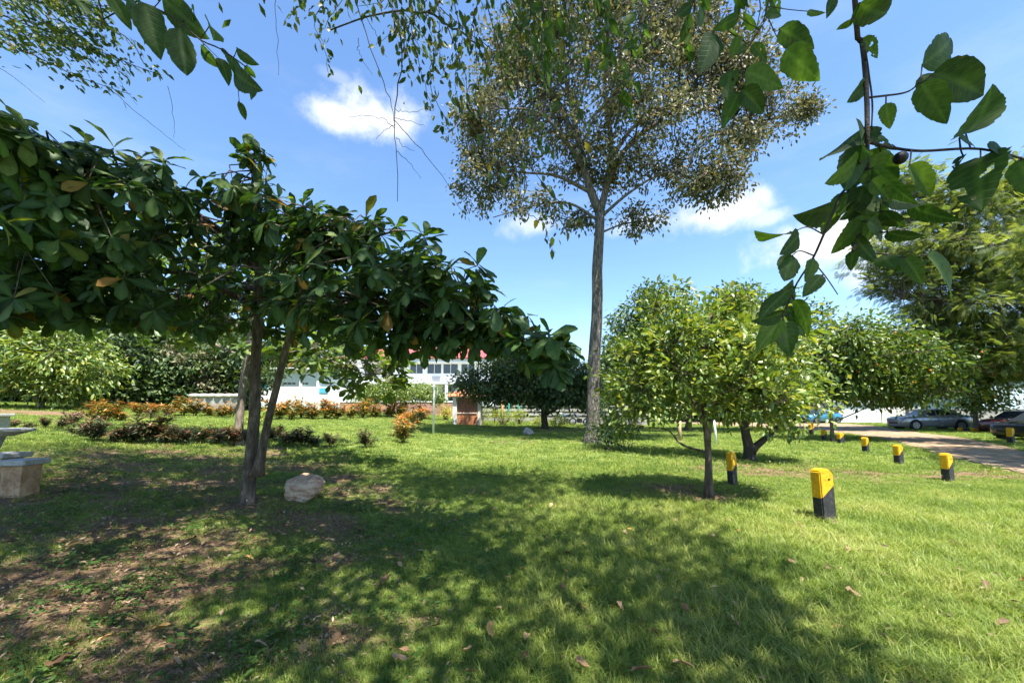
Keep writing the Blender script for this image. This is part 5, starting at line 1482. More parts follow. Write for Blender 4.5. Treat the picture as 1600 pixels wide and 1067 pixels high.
for i, (u, v, h) in enumerate(sorted(((430, 690, 26), (455, 696, 34), (474, 697, 30), (490, 697, 20)))):
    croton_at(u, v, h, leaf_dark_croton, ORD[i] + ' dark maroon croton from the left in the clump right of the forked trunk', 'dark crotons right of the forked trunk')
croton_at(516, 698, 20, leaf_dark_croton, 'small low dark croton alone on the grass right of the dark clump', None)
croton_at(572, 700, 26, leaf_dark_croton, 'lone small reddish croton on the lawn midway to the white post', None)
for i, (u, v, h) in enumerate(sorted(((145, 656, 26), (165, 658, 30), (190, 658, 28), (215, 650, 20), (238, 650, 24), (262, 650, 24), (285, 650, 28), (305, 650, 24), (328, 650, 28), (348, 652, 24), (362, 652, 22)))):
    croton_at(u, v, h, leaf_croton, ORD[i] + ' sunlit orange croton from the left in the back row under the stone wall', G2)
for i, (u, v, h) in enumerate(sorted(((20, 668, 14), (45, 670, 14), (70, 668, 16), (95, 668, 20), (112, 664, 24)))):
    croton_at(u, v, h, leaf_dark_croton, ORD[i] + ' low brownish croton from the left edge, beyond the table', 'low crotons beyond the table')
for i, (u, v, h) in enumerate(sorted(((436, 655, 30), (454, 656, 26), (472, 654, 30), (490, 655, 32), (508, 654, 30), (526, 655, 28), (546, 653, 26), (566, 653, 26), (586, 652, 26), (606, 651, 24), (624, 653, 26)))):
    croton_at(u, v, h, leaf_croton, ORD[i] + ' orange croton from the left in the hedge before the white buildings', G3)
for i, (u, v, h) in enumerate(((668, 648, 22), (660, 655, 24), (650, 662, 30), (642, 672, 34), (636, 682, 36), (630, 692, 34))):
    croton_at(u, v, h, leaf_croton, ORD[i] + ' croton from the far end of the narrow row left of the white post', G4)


# --- shrubs near the kiosk
def leafy(u, v, hp, wp, mat, label, n=26, tpl=T_LANCE, size=(.14, .24), cat='shrub', name='shrub', group=None):
    b = gpx(u, v); k = b[1] / F; h, w = hp * k, wp * k / 2
    root = thing(name, label, cat, b, 0, group)
    st = MB(); C, A = [], []
    for _ in range(n):
        az, q = rng.random() * 6.28, math.sqrt(rng.random())
        tip = b + np.array([math.cos(az) * w * q, math.sin(az) * w * q * .8, h * rng.uniform(.35, .9) * (1 - .35 * q * q)])
        p = np.array([b + (tip - b) * np.array([.12, .12, 0]) + np.array([0, 0, -.04]), b * .5 + tip * .5 + rng.normal(0, .02, 3), tip])
        st.tube(p, [.014, .010, .006], 4, False); C.append(tip); A.append(tip - b + np.array([0, 0, .2]))
    st.build('stem', bark_brown, root, True)
    L = sprays(np.array(C), np.array(A), 14, min(w, h) * .28, size, .2, .6, .9)
    leaf_mass('foliage', tpl, L, rng.random(len(L[3])), mat, root)
    return root
leafy(697, 657, 24, 26, leaf_yellow, 'low bright-yellow bush left of the kiosk', 26)
leafy(748, 662.5, 34, 40, leaf_lime, 'large light-green bush against the kiosk', 44)
leafy(785, 664, 28, 34, leaf_lime, 'light-green bush right of the kiosk bush', 34)
leafy(812, 663, 24, 26, leaf_lime, 'yellowish-green bush behind the small round boulder', 30)
leafy(843, 664, 14, 22, leaf_lime, 'low lime plant left of the dark tree trunk', 18)
leafy(872, 667, 16, 30, leaf_lime, 'low lime plant right of the dark tree trunk', 22)
leafy(400, 664, 22, 26, leaf_lime, 'small yellowish bush seen between the forked stems', 20)
# low spreading tree before the building
sp = gpx(612, 652); SY = sp[1]
make_tree('spreading_tree', 'low spreading dusty-green tree before the red-roofed building', sp, [([sp + np.array([0, 0, -.1]), px(615, 640, SY), px(618, 625, SY), px(618, 612, SY)], .10, .07)],
          [B(618, 612, SY, (3.0, 2.4, .75)), B(585, 620, SY, (1.8, 1.5, .75)), B(655, 616, SY, (1.8, 1.5, .75)), B(625, 600, SY, (1.8, 1.5, .5)), B(680, 622, SY, (.8, .8, .5))], 460, 10, bark_dark, T_OVAL, leaf_mango, lambda P, A: sprays(P, A, 15, .2, (.13, .22), .3, .5, .9), twig_r=.01)


# --- buildings
def wall_with_windows(root, mat, x0, x1, y, z0, z1, wins, depth=.25, frame=white_paint, glass=glass_dark, mull=0.9):
    """front wall in the XZ plane at y, window openings left out, each window its own part with frame and panes"""
    xs = sorted({x0, x1} | {w[0] for w in wins} | {w[1] for w in wins}); zs = sorted({z0, z1} | {w[2] for w in wins} | {w[3] for w in wins})
    m = LB()
    for a, b in zip(xs[:-1], xs[1:]):
        for c, d in zip(zs[:-1], zs[1:]):
            cx, cz = (a + b) / 2, (c + d) / 2
            if any(w[0] < cx < w[1] and w[2] < cz < w[3] for w in wins): continue
            m.box((cx, y + depth / 2, cz), (b - a, depth, d - c))
    m.build('wall', mat, root)
    for (a, b, c, d) in wins:
        f = LB(); t = .06
        f.box(((a + b) / 2, y + .08, d - t / 2), (b - a, .08, t)); f.box(((a + b) / 2, y + .08, c + t / 2), (b - a, .08, t))
        f.box((a + t / 2, y + .08, (c + d) / 2), (t, .08, d - c - 2 * t)); f.box((b - t / 2, y + .08, (c + d) / 2), (t, .08, d - c - 2 * t))
        nm = max(1, int(round((b - a) / mull)))
        for i in range(1, nm):
            f.box((a + (b - a) * i / nm, y + .081, (c + d) / 2), (t, .07, d - c - 2 * t))
        w = f.build('window', frame, root)
        for i in range(nm):
            p0, p1 = a + (b - a) * i / nm + t * .6, a + (b - a) * (i + 1) / nm - t * .6
            g = LB(); g.box(((p0 + p1) / 2, y + .13 + .01 * (i % 2), (c + d) / 2), (p1 - p0, .012, d - c - t)); g.build('pane', glass, w)


def gable_roof(root, x0, x1, y0, y1, z, rise, mat, over=.6, tile=.34):
    """two slopes of ribbed roofing with a ridge cap"""
    ym = (y0 + y1) / 2
    for s, (ya, yb) in ((0, (y0 - over, ym)), (1, (y1 + over, ym))):
        n = int((x1 - x0 + 2 * over) / tile); xs = np.linspace(x0 - over, x1 + over, n * 2 + 1)
        rib = np.where(np.arange(len(xs)) % 2 == 0, 0, .07)
        steps = 9; V = []
        for k in range(steps + 1):
            q = k / steps
            for x, rb in zip(xs, rib): V.append((x, ya + (yb - ya) * q, z + rise * q + rb - .035 * (k % 2)))
        W_ = len(xs)
        fs = [(a * W_ + b, a * W_ + b + 1, (a + 1) * W_ + b + 1, (a + 1) * W_ + b) for a in range(steps) for b in range(W_ - 1)]
        m = LB(); V = np.array(V); m.add(V, [np.array(fs)]); m.add(V - np.array([0, 0, .09]), [np.array(fs)[:, ::-1]]); m.build('roof_slope', mat, root)
    m = LB(); m.tube([(x0 - over, ym, z + rise + .05), (x1 + over, ym, z + rise + .05)], .16, 10); m.build('ridge', mat, root, True)


bz = float(ground_z(-10, 46))
BYY = 46.0
def wx(u, Y=BYY): return (u - 800) / F * Y / (math.cos(PITCH) - 0) * math.cos(PITCH)
def wz(v, Y=BYY): return px(800, v, Y)[2]
def wxu(u, v, Y): return px(u, v, Y)[0]
root = thing('main_building', 'white two-storey building with red ribbed roof and window bands', 'building', (0, 0, 0))
X0, X1 = wxu(536, 600, BYY), wxu(770, 600, BYY)
zt = wz(563)
w_up = (wz(584), wz(568)); w_lo = (bz + .9, wz(601))
wins = []
for a, b in ((585, 608), (640, 661), (667, 690), (692, 716), (720, 742)):
    wins.append((wxu(a, 575, BYY), wxu(b, 575, BYY), w_up[0], w_up[1]))
for a, b in ((540, 552), (558, 600), (604, 640), (690, 712), (718, 750)):
    wins.append((wxu(a, 620, BYY), wxu(b, 620, BYY), w_lo[0], w_lo[1]))
wall_with_windows(root, white_wall, X0, X1, BYY, bz - .5, zt, wins)
m = LB()
m.box(((X0 + X1) / 2, BYY + 9.1, (bz + zt) / 2 - .25), (X1 - X0, .25, zt - bz + .5)); m.box((X0 + .125, BYY + 4.6, (bz + zt) / 2 - .25), (.25, 8.68, zt - bz + .5)); m.box((X1 - .125, BYY + 4.6, (bz + zt) / 2 - .25), (.25, 8.68, zt - bz + .5))
m.box(((X0 + X1) / 2, BYY + 4.6, wz(590)), (X1 - X0 - .6, 8.6, .2))
m.build('side_walls', white_wall, root)
m = LB(); m.box(((X0 + X1) / 2, BYY - .5, zt - .12), (X1 - X0 + 1.2, .9, .42)); m.build('fascia', white_wall, root)
m = LB(); m.box(((X0 + X1) / 2, BYY - .7, wz(601) + .12), (X1 - X0 + .4, 1.38, .22)); m.build('canopy_slab', white_wall, root)
gable_roof(root, X0, X1, BYY - .5, BYY + 9.2, zt + .12, 2.0, red_roof)
v0, v1 = wxu(675, 590, BYY), wxu(688, 590, BYY)
m = LB()
for i in range(5): m.box(((v0 + v1) / 2, BYY - .05, wz(599) + (i + .5) * (wz(588) - wz(599)) / 5), (v1 - v0, .08, (wz(588) - wz(599)) / 5 * .7))
m.build('vent_grille', grey_vent, root)
for u in (556, 602, 650, 700, 735):
    m = LB(); x = wxu(u, 620, BYY); m.box((x, BYY - 1.2, (bz + wz(601)) / 2 - .2), (.28, .28, wz(601) - bz + .4)); m.build('column', white_wall, root)

LYY = 38.0; lz = float(ground_z(-22, 38))
root = thing('low_building', 'long low white building with small high windows and blue corner', 'building', (0, 0, 0))
X0, X1 = wxu(395, 610, LYY), wxu(512, 610, LYY); zt = wz(578, LYY)
wins = [(wxu(a, 600, LYY), wxu(b, 600, LYY), wz(601, LYY), wz(597, LYY)) for a, b in ((414, 422), (441, 462), (469, 482))]
wall_with_windows(root, white_wall, X0, X1, LYY, lz - .5, zt, wins, mull=.45)
m = LB(); m.box(((X0 + X1) / 2, LYY + 3.5, (lz + zt) / 2 - .25), (X1 - X0 - .002, 6.4, zt - lz + .48)); m.build('body', white_wall, root)
m = LB(); m.box(((X0 + X1) / 2, LYY + 3.2, zt + .09), (X1 - X0 + .7, 7.6, .18)); m.build('roof_slab', white_wall, root)
m = LB(); x = wxu(503, 620, LYY); m.box((x, LYY - .04, (wz(614, LYY) + wz(606, LYY)) / 2), (1.15, .07, wz(606, LYY) - wz(614, LYY))); m.build('blue_panel', cyan_paint, root)
m = LB(); x = wxu(409, 620, LYY); m.box((x, LYY - .04, (wz(607, LYY) + wz(598, LYY)) / 2), (1.1, .07, wz(598, LYY) - wz(607, LYY))); m.build('blue_panel', cyan_paint, root)
for u in (470, 497):
    m = LB(); x = wxu(u, 620, LYY); m.box((x, LYY - .10, (lz + zt) / 2 - .1), (.22, .19, zt - lz)); m.build('pilaster', white_wall, root)

# plinth wall before the building
Yp = 41.0
root = thing('plinth_wall', 'low reddish and white retaining wall in front of the red-roofed building', 'wall', (0, 0, 0))
xa, xb = wxu(515, 645, Yp), wxu(722, 645, Yp); gz = float(ground_z(-12, Yp))
m = LB(); m.box(((xa + xb) / 2, Yp, gz + .45), (xb - xa, .3, 1.5)); m.build('wall_body', plinth_red, root)
m = LB(); m.box(((xa + xb) / 2, Yp, gz + 1.26), (xb - xa + .1, .4, .13)); m.build('coping', white_wall, root)

# kiosk
kb = gpx(728, 664); KY = kb[1]; k = KY / F
root = thing('brick_kiosk', 'small brick kiosk with white corner and orange clay-tile roof', 'kiosk', kb, rad(-8))
Wk, Hk = 40 * k, 44 * k
m = LB(); m.box((0, Wk * .4, Hk / 2 - .05), (Wk - .1, Wk * .78, Hk + .1)); m.build('core', mortar, root)
bh, bl = .16, .42
nrow = int(Hk / bh)
bm_b = LB(); bm_b.box((0, 0, 0), (bl - .02, .05, bh - .018), bevel=.008); me_b = bm_b.mesh('brick'); me_o = me_b.copy()
me_b.materials.append(brick_shaded); me_o.materials.append(brick_sunlit)
for r_ in range(nrow):
    z = (r_ + .5) * bh
    n = int((Wk - .32) / bl)
    for c_ in range(n):
        x = -Wk / 2 + .30 + (c_ + .5) * (Wk - .36) / n + (.0 if r_ % 2 else .02)
        o = bpy.data.objects.new('brick', me_o if z < Hk * .42 else me_b); COL.objects.link(o); o.parent = root  # lower courses coloured sunlit, upper ones as shaded by the roof
        o.location = (x, -.005 - .012 * rng.random(), z); o.scale = ((Wk - .36) / n / bl, 1, 1)
m = LB(); m.box((-Wk / 2 + .12, -.02, Hk / 2), (.30, .3, Hk), bevel=.01); m.build('corner_pillar', cream_wall, root)
m = LB(); m.box((Wk / 2 + .02, .1, Hk / 2), (.16, .3, Hk), bevel=.01); m.build('corner_pillar', cream_wall, root)
m = LB(); m.box((.02, -.05, Hk * .42), (Wk - .3, .06, .05)); m.build('band', cream_wall, root)
ro = .34; z0 = Hk + .02; z1 = Hk + 15 * k
m = LB(); m.box((0, Wk * .39, z0 - .03), (Wk + ro * 1.6, Wk * .78 + ro * 1.6, .10)); m.build('eave_board', cream_wall, root)
tile_me = None
cy = Wk * .39
hw = Wk / 2 + ro; hd = Wk * .39 + ro
def tile_mesh():
    a = np.linspace(0, math.pi, 6); V = [(-.09 * math.cos(t), y, .05 * math.sin(t) + (.012 if y else 0)) for y in (0, .34) for t in a]
    fs = [(i, i + 1, 7 + i, 6 + i) for i in range(5)]
    q = LB(); q.add(V, [np.array(fs)]); mm_ = q.mesh('roof_tile', True); mm_.materials.append(clay_tile); return mm_
tile_me = tile_mesh()
m = LB(); ap = np.array([0, cy, z1]); cr = [np.array([sx * hw, cy + sy * hd, z0]) for sx, sy in ((-1, -1), (1, -1), (1, 1), (-1, 1))]
m.add(cr + [ap], [np.array([(0, 1, 4), (1, 2, 4), (2, 3, 4), (3, 0, 4)])]); m.build('roof_deck', clay_tile, root)
cnt = 0
for s in range(4):
    A, Bp = cr[s], cr[(s + 1) % 4]; e = nrm(Bp - A); midp = (A + Bp) / 2; up = nrm(ap - midp); nl = np.linalg.norm(ap - midp); L_ = np.linalg.norm(Bp - A)
    no = nrm(np.cross(e, up))
    for r_ in range(int(nl / .30)):
        wrow = L_ * (1 - r_ * .30 / nl)
        n = int(wrow / .19)
        for c_ in range(n):
            p = midp + up * (r_ * .30 - .05) + e * ((c_ + .5) / n - .5) * wrow + no * .012
            if cnt >= 290: break
            o = bpy.data.objects.new('roof_tile', tile_me); COL.objects.link(o); o.parent = root; cnt += 1
            o.matrix_basis = Matrix(((e[0], up[0], no[0], p[0]), (e[1], up[1], no[1], p[1]), (e[2], up[2], no[2], p[2]), (0, 0, 0, 1)))

# grey court wall behind the dark tree
Yc = 36.0; gz = float(ground_z(2, Yc))
root = thing('court_wall', 'long grey stone wall with pale horizontal bands beyond the dark tree', 'wall', (0, 0, 0))
xa, xb = wxu(752, 645, Yc), wxu(1010, 645, Yc)
zt, zb = wz(635, Yc), gz - .3
m = LB(); m.box(((xa + xb) / 2, Yc, (zt + zb) / 2), (xb - xa, .4, zt - zb)); m.build('wall_body', stone_wall, root)
for v in (635, 642, 648.5):
    m = LB(); m.box(((xa + xb) / 2, Yc - .02, wz(v, Yc) + .03), (xb - xa + .1, .5, .09)); m.build('band', concrete, root)

# stone wall at the left
Yl = float(gpx(340, 648)[1]) + 3.0
root = thing('stone_wall', 'low pale stone wall with rounded cap stones before the dark wood', 'wall', (0, 0, 0))
xa, xb = wxu(298, 620, Yl), wxu(378, 620, Yl); gz = float(ground_z((xa + xb) / 2, Yl))
zt = wz(620, Yl)
m = LB(); m.box(((xa + xb) / 2, Yl, (zt + gz) / 2 - .2), (xb - xa, .4, zt - gz + .4)); m.build('wall_body', stone_wall, root)
for i in range(6):
    x = xa + (i + .5) * (xb - xa) / 6
    m = LB(); m.lathe((x, Yl, zt), [(.36, -.02), (.38, .08), (.30, .17), (.16, .22), (.01, .235)], 14); m.build('cap_stone', rock_grey, root, True)

# playground posts, bin, parasol
pb2 = gpx(786, 660)
pY = 33.0
def on(u, Y):
    x = wxu(u, 650, Y); return np.array([x, Y, float(ground_z(x, Y))])
a, b = on(785, pY), on(794.5, pY)
root = thing('play_frame', 'playground frame with one orange and one green post under a red beam', 'play frame', a)
zt = wz(618, pY)
m = MB(); m.tube([a + np.array([0, 0, -.1]), np.array([a[0], a[1], zt])], .085, 10); m.build('post', orange_post, root, True)['label'] = 'orange post'
m = MB(); m.tube([b + np.array([0, 0, -.1]), np.array([b[0], b[1], zt])], .10, 10); m.build('post', green_post, root, True)['label'] = 'green post'
c = on(812, pY + 2)
m = MB(); m.tube([np.array([a[0] - .3, a[1], zt + .04]), np.array([c[0], a[1], zt + .04])], .09, 8); m.build('beam', red_paint, root, True)
m = MB(); m.tube([np.array([c[0] - .1, a[1], c[2] - .1]), np.array([c[0] - .1, a[1], zt])], .085, 10); m.build('post', green_post, root, True)
a = on(773, 32)
root = thing('litter_bin', 'black bin on a thin post right of the kiosk', 'bin', a)
m = LB(); m.tube([(0, 0, -.1), (0, 0, .8)], .04, 8); m.build('post', metal_dark, root, True)
m = LB(); m.lathe((0, 0, 0), [(.18, .55), (.22, .62), (.25, 1.2), (.26, 1.24), (.22, 1.24)], 16); m.build('bin_body', black_plastic, root, True)
a = on(879, 34.5)
root = thing('parasol', 'turquoise parasol beyond the dark tree', 'parasol', a)
zt = wz(624, 34.5) - a[2]
m = LB(); m.tube([(0, 0, -.1), (0, 0, zt - .05)], .03, 8); m.build('pole', white_paint, root, True)
m = LB(); m.lathe((0, 0, 0), [(.95, zt - .34), (.96, zt - .30), (.5, zt - .12), (.06, zt), (.01, zt + .04)], 8); m.build('canopy', turquoise, root)


# --- motorcycles
def motorcycle(u, Y, rz, col, label):
    a = on(u, Y)
    root = thing('motorcycle', label, 'motorcycle', a, rz, 'motorcycles parked by the court wall')
    for x in (-.62, .62):
        m = LB(); n = 18; ang = np.linspace(0, 2 * math.pi, n + 1)
        m.tube(np.stack([x + .26 * np.cos(ang), 0 * ang, .30 + .26 * np.sin(ang)], 1), .045, 6, False); w = m.build('wheel', tyre_rubber, root, True)
        m = LB(); m.lathe((x, 0, .30), [(.05, -.04), (.2, -.015), (.2, .015), (.05, .04)], 12, 'y'); m.build('rim', chrome, w)
    m = LB(); m.tube(curve([(-.62, 0, .30), (-.45, 0, .72), (-.36, 0, .98)], 6), .035, 6); m.build('fork', chrome, root, True)
    m = LB(); m.tube([(-.36, -.33, 1.02), (-.34, 0, .99), (-.36, .33, 1.02)], .018, 6); m.build('handlebar', metal_dark, root, True)
    m = LB(); m.lathe((-.12, 0, .74), [(.02, -.15), (.12, -.12), (.15, 0), (.12, .12), (.02, .15)], 12, 'y'); m.build('fuel_tank', col, root, True)
    m = LB(); m.box((.32, 0, .78), (.72, .24, .10), bevel=.04); m.build('seat', black_plastic, root)
    m = LB(); m.box((.0, 0, .42), (.42, .26, .32), bevel=.06); m.build('engine', metal_dark, root)
    m = LB(); m.tube([(.0, .16, .28), (.5, .18, .30), (.8, .18, .36)], .045, 8); m.build('exhaust', chrome, root, True)
    m = LB(); m.lathe((-.46, 0, .90), [(.02, -.08), (.09, -.06), (.09, .06), (.02, .08)], 10, 'y'); m.build('headlight', lamp_clear, root, True)
    return root
motorcycle(884, 30, .35, car_paint('motorcycle_blue', (.05, .12, .28)), 'dark blue motorcycle parked beyond the dark tree trunk')
motorcycle(905, 31, .2, white_paint, 'white motorcycle parked beside the tall grey trunk')


# --- cars
def make_car(name, label, loc, rz, paint, hatch=False):
    root = thing(name, label, 'car', loc, rz)
    # stations: x, underside, waist, top of lower body, half width
    st = [(-2.28, .34, .58, .68, .64), (-2.22, .20, .68, .80, .78), (-1.95, .18, .74, .88, .86), (-1.45, .18, .78, .94, .89), (-.95, .19, .82, .98, .90), (0, .20, .82, .96, .90), (.9, .20, .86, .98, .90), (1.5, .20, .88, 1.02, .89), (2.0, .22, .86, 1.02, .86), (2.24, .30, .76, .96, .78), (2.28, .40, .70, .86, .66)]
    V = []
    for x, zb, zm, zt_, hw_ in st:
        V += [(x, s * y, z) for s, y, z in ((1, 0, zb), (1, hw_ * .86, zb), (1, hw_, zb + .14), (1, hw_ * 1.0, zm), (1, hw_ * .93, zt_ - .02), (1, hw_ * .6, zt_ + .025), (1, 0, zt_ + .04), (-1, hw_ * .6, zt_ + .025), (-1, hw_ * .93, zt_ - .02), (-1, hw_, zm), (-1, hw_, zb + .14), (-1, hw_ * .86, zb))]
    n = 12; fs = []
    for i in range(len(st) - 1):
        for j in range(n): fs.append((i * n + j, i * n + (j + 1) % n, (i + 1) * n + (j + 1) % n, (i + 1) * n + j))
    m = LB(); m.add(V, [np.array(fs), np.array([list(range(n))]), np.array([[(len(st) - 1) * n + j for j in range(n)][::-1]])])
    body = m.build('body', paint, root, True, fix=True)
    r1, r2 = (1.75, 2.05) if hatch else (1.0, 1.72)
    cab = [(-1.05, .94, .80, .94, .78), (-.28, .95, .80, 1.42, .60), (.15, .95, .80, 1.47, .60), (r1 - .15, .97, .80, 1.45, .60), (r1, .97, .80, 1.41, .60), (r2, .98, .78, .99, .72)]
    V = []
    for x, zb, wb_, zt_, wt in cab: V += [(x, wb_, zb), (x, wt, zt_ - .05 if zt_ > 1.1 else zt_), (x, wt * .8, zt_), (x, -wt * .8, zt_), (x, -wt, zt_ - .05 if zt_ > 1.1 else zt_), (x, -wb_, zb)]
    fs = [(i * 6 + j, i * 6 + j + 1, (i + 1) * 6 + j + 1, (i + 1) * 6 + j) for i in range(len(cab) - 1) for j in range(5)]
    m = LB(); m.add(V, [np.array(fs)]); m.build('roof', paint, root, True, fix=True)
    for s in (-1, 1):                                      # side windows, a little proud of the cabin
        def P_(x, q):
            # point on the cabin side at x, q from waist (0) to roof (1)
            xs = [c[0] for c in cab]; zb = np.interp(x, xs, [c[1] for c in cab]); wb_ = np.interp(x, xs, [c[2] for c in cab]); zt_ = np.interp(x, xs, [c[3] - .05 for c in cab]); wt = np.interp(x, xs, [c[4] for c in cab])
            return (x, s * (wb_ + (wt - wb_) * q + .008), zb + (zt_ - zb) * q)
        for poly in ([(-.78, .16), (-.02, .14), (-.02, .88), (-.22, .88)], [(.06, .14), (.86, .14), (.82, .88), (.06, .88)], [(.92, .16), (r2 - .42, .3), (r1 - .06, .86), (.90, .88)]):
            q = [P_(x, y) for x, y in poly]
            m = LB(); m.add(q + [(x, y - s * .02, z) for x, y, z in q], [np.array([(0, 1, 2, 3), (7, 6, 5, 4), (0, 4, 5, 1), (1, 5, 6, 2), (2, 6, 7, 3), (3, 7, 4, 0)])]); m.build('side_window', glass_dark, root, fix=True)
        m = LB(); m.box((-.72, s * .98, 1.0), (.16, .16, .11), bevel=.03); m.build('wing_mirror', paint, root)
        for x in (-.12, .86):
            m = LB(); m.box((x, s * .915, .84), (.17, .03, .03), bevel=.008); m.build('door_handle', paint, root)
        for x in (-.93, .02, .92):
            m = LB(); m.box((x, s * .9015, .60), (.012, .012, .52)); m.build('door_gap', black_plastic, root)
        m = LB(); m.add([(-2.27, s * .50, .63), (-2.08, s * .86, .67), (-1.86, s * .885, .80), (-2.19, s * .62, .79), (-2.18, s * .50, .61), (-2.0, s * .80, .65), (-1.8, s * .82, .78), (-2.1, s * .58, .77)], [np.array([(0, 1, 2, 3), (7, 6, 5, 4), (0, 4, 5, 1), (1, 5, 6, 2), (2, 6, 7, 3), (3, 7, 4, 0)])]); m.build('headlight', lamp_clear, root, fix=True)
        m = LB(); m.box((2.17, s * .70, .90), (.22, .26, .17), bevel=.04); m.build('tail_light', lamp_red, root)
    for nm, (xa, za, wa), (xb_, zb_, wb_) in (('windscreen', (-1.03, .97, .74), (-.32, 1.41, .56)), ('rear_window', (r2 + .0, 1.02, .68), (r1 + .04, 1.41, .55))):
        d = -.012 if nm == 'windscreen' else .012
        q = [(xa + d, -wa, za + .01), (xa + d, wa, za + .01), (xb_ + d, wb_, zb_ + .012), (xb_ + d, -wb_, zb_ + .012)]
        m = LB(); m.add(q + [(x - d, y, z - .02) for x, y, z in q], [np.array([(0, 1, 2, 3), (7, 6, 5, 4), (0, 4, 5, 1), (1, 5, 6, 2), (2, 6, 7, 3), (3, 7, 4, 0)])]); m.build(nm, glass_dark, root, fix=True)
    for x in (-1.38, 1.38):
        for s in (-1, 1):
            m = LB(); m.lathe((x, s * .80, .345), [(.385, -.105), (.385, .108)], 24, 'y'); m.build('wheel_arch', black_plastic, root)
            m = LB(); m.lathe((x, s * .815, .315), [(.20, -.1), (.28, -.105), (.315, -.08), (.315, .08), (.28, .105), (.2, .1)], 24, 'y'); w = m.build('wheel', tyre_rubber, root, True)
            m = LB(); m.lathe((x, s * .82, .315), [(.03, -.095), (.215, -.102), (.215, .102), (.03, .095)], 24, 'y'); m.build('rim', chrome, w)
            for k_ in range(5):
                a_ = k_ * 2 * math.pi / 5
                m = LB(); m.box((x + .125 * math.cos(a_ + .63), s * .925, .315 + .125 * math.sin(a_ + .63)), (.075, .012, .075)); m.build('rim_opening', black_plastic, w)
    m = LB(); m.box((-2.265, 0, .46), (.05, 1.0, .14), bevel=.015); m.build('grille', black_plastic, root)
    m = LB(); m.box((2.285, 0, .62), (.03, .5, .13), bevel=.006); m.build('number_plate', white_paint, root)
    return root
grey_paint = car_paint('grey_car_paint', (.30, .31, .34)); maroon_paint = car_paint('maroon_car_paint', (.085, .02, .028)); black_car = car_paint('black_car_paint', (.02, .022, .026)); blue_paint = car_paint('blue_car_paint', (.04, .20, .33))
def car_at(name, label, uf, vf, ur, vr, paint, hatch=False):
    """front and rear wheel contact points as seen in the photograph"""
    a, b = gpx(uf, vf), gpx(ur, vr)
    d = b - a; rz = math.atan2(d[1], d[0]); c = (a + b) / 2; c[2] = float(ground_z(c[0], c[1])) + .0
    return make_car(name, label, c, rz, paint, hatch)
ca = gpx(1418, 670.5); dirv = np.array([math.cos(rad(-13)), math.sin(rad(-13)), 0])
c = ca + dirv * 1.38; c[2] = float(ground_z(c[0], c[1]))
make_car('sedan', 'grey sedan parked side-on beyond the dirt track', c, rad(-13), grey_paint).scale = (1, 1, 1.08)
ca = gpx(1572, 677); c = ca + np.array([1.6, .4, 0]); c[2] = float(ground_z(c[0], c[1]))
make_car('parked_car', 'dark maroon car whose nose shows at the right edge', c, rad(8), maroon_paint, True)
ca = gpx(1600, 688); c = ca + np.array([1.55, .2, 0]); c[2] = float(ground_z(c[0], c[1]))
make_car('parked_car', 'black car cut off by the right edge behind a bollard', c, rad(6), black_car)
ca = gpx(1281, 661); c = ca.copy(); c[2] = float(ground_z(c[0], c[1]))
make_car('parked_car', 'blue car in deep shade behind the bushy trees', c, rad(10), blue_paint, True)

# --- kerb stones round the whitewashed tree
for i, (u, v) in enumerate(((1504, 672.5), (1513, 673), (1522, 673.3), (1531, 673.2), (1540, 673))):
    b = gpx(u, v + 1.5)
    m = MB(); m.box(b + np.array([0, 0, .11]), (.42, .3, .3), rng.normal(0, .1), bevel=.03)
    tag(m.build('kerb_stone', yellow_paint if i % 2 == 0 else black_paint), 'yellow kerb stone at the whitewashed tree foot' if i % 2 == 0 else 'black kerb stone at the whitewashed tree foot', 'kerb', 'yellow kerb stones at the tree' if i % 2 == 0 else 'black kerb stones at the tree')

# --- right: white wall, picket fence, blue house, dark stone wall
Yw = 44.0
def zz(x, Y): return float(ground_z(x, Y))
xa, xb = wxu(1296, 645, Yw), wxu(1376, 645, Yw)
root = thing('white_outbuilding', 'low white outbuilding behind the thick-trunked orange tree', 'building', (0, 0, 0))
wall_with_windows(root, white_wall, xa, xb, Yw, zz(xa, Yw) - .4, wz(628, Yw), [(wxu(1303, 640, Yw), wxu(1316, 640, Yw), wz(643, Yw), wz(635, Yw)), (wxu(1360, 640, Yw), wxu(1368, 640, Yw), wz(643, Yw), wz(635, Yw))])
m = LB(); m.box(((xa + xb) / 2, Yw + 2.2, wz(628, Yw) + .08), (xb - xa + .5, 5, .16)); m.build('roof_slab', concrete, root)
m = LB(); m.box(((xa + xb) / 2, Yw + 2.4, (zz(xa, Yw) + wz(628, Yw)) / 2 - .2), (xb - xa - .01, 4.2, wz(628, Yw) - zz(xa, Yw) + .38)); m.build('body', white_wall, root)
Yf = 42.0
xa, xb = wxu(1377, 645, Yf), wxu(1440, 645, Yf)
root = thing('picket_fence', 'weathered pale picket fence behind the grey sedan', 'fence', (xa, Yf, zz(xa, Yf)))
n = 34; hp = wz(636, Yf) - zz(xa, Yf)
q = LB(); q.prism([(-.055, 0), (.055, 0), (.055, hp - .07), (0, hp), (-.055, hp - .07)], (0, .03, 0)); me_p = q.mesh('picket'); me_p.materials.append(picket_paint)
for i in range(n):
    o = bpy.data.objects.new('picket', me_p); COL.objects.link(o); o.parent = root
    x = (xb - xa) * (i + .5) / n; o.location = (x, 0, zz(xa + x, Yf) - zz(xa, Yf) + rng.normal(0, .02)); o.rotation_euler = (0, rng.normal(0, .02), 0)
for z in (.35, hp - .4):
    m = LB(); m.box(((xb - xa) / 2, .06, z + .05), (xb - xa, .04, .09)); m.build('rail', picket_paint, root)
Yh = 40.0
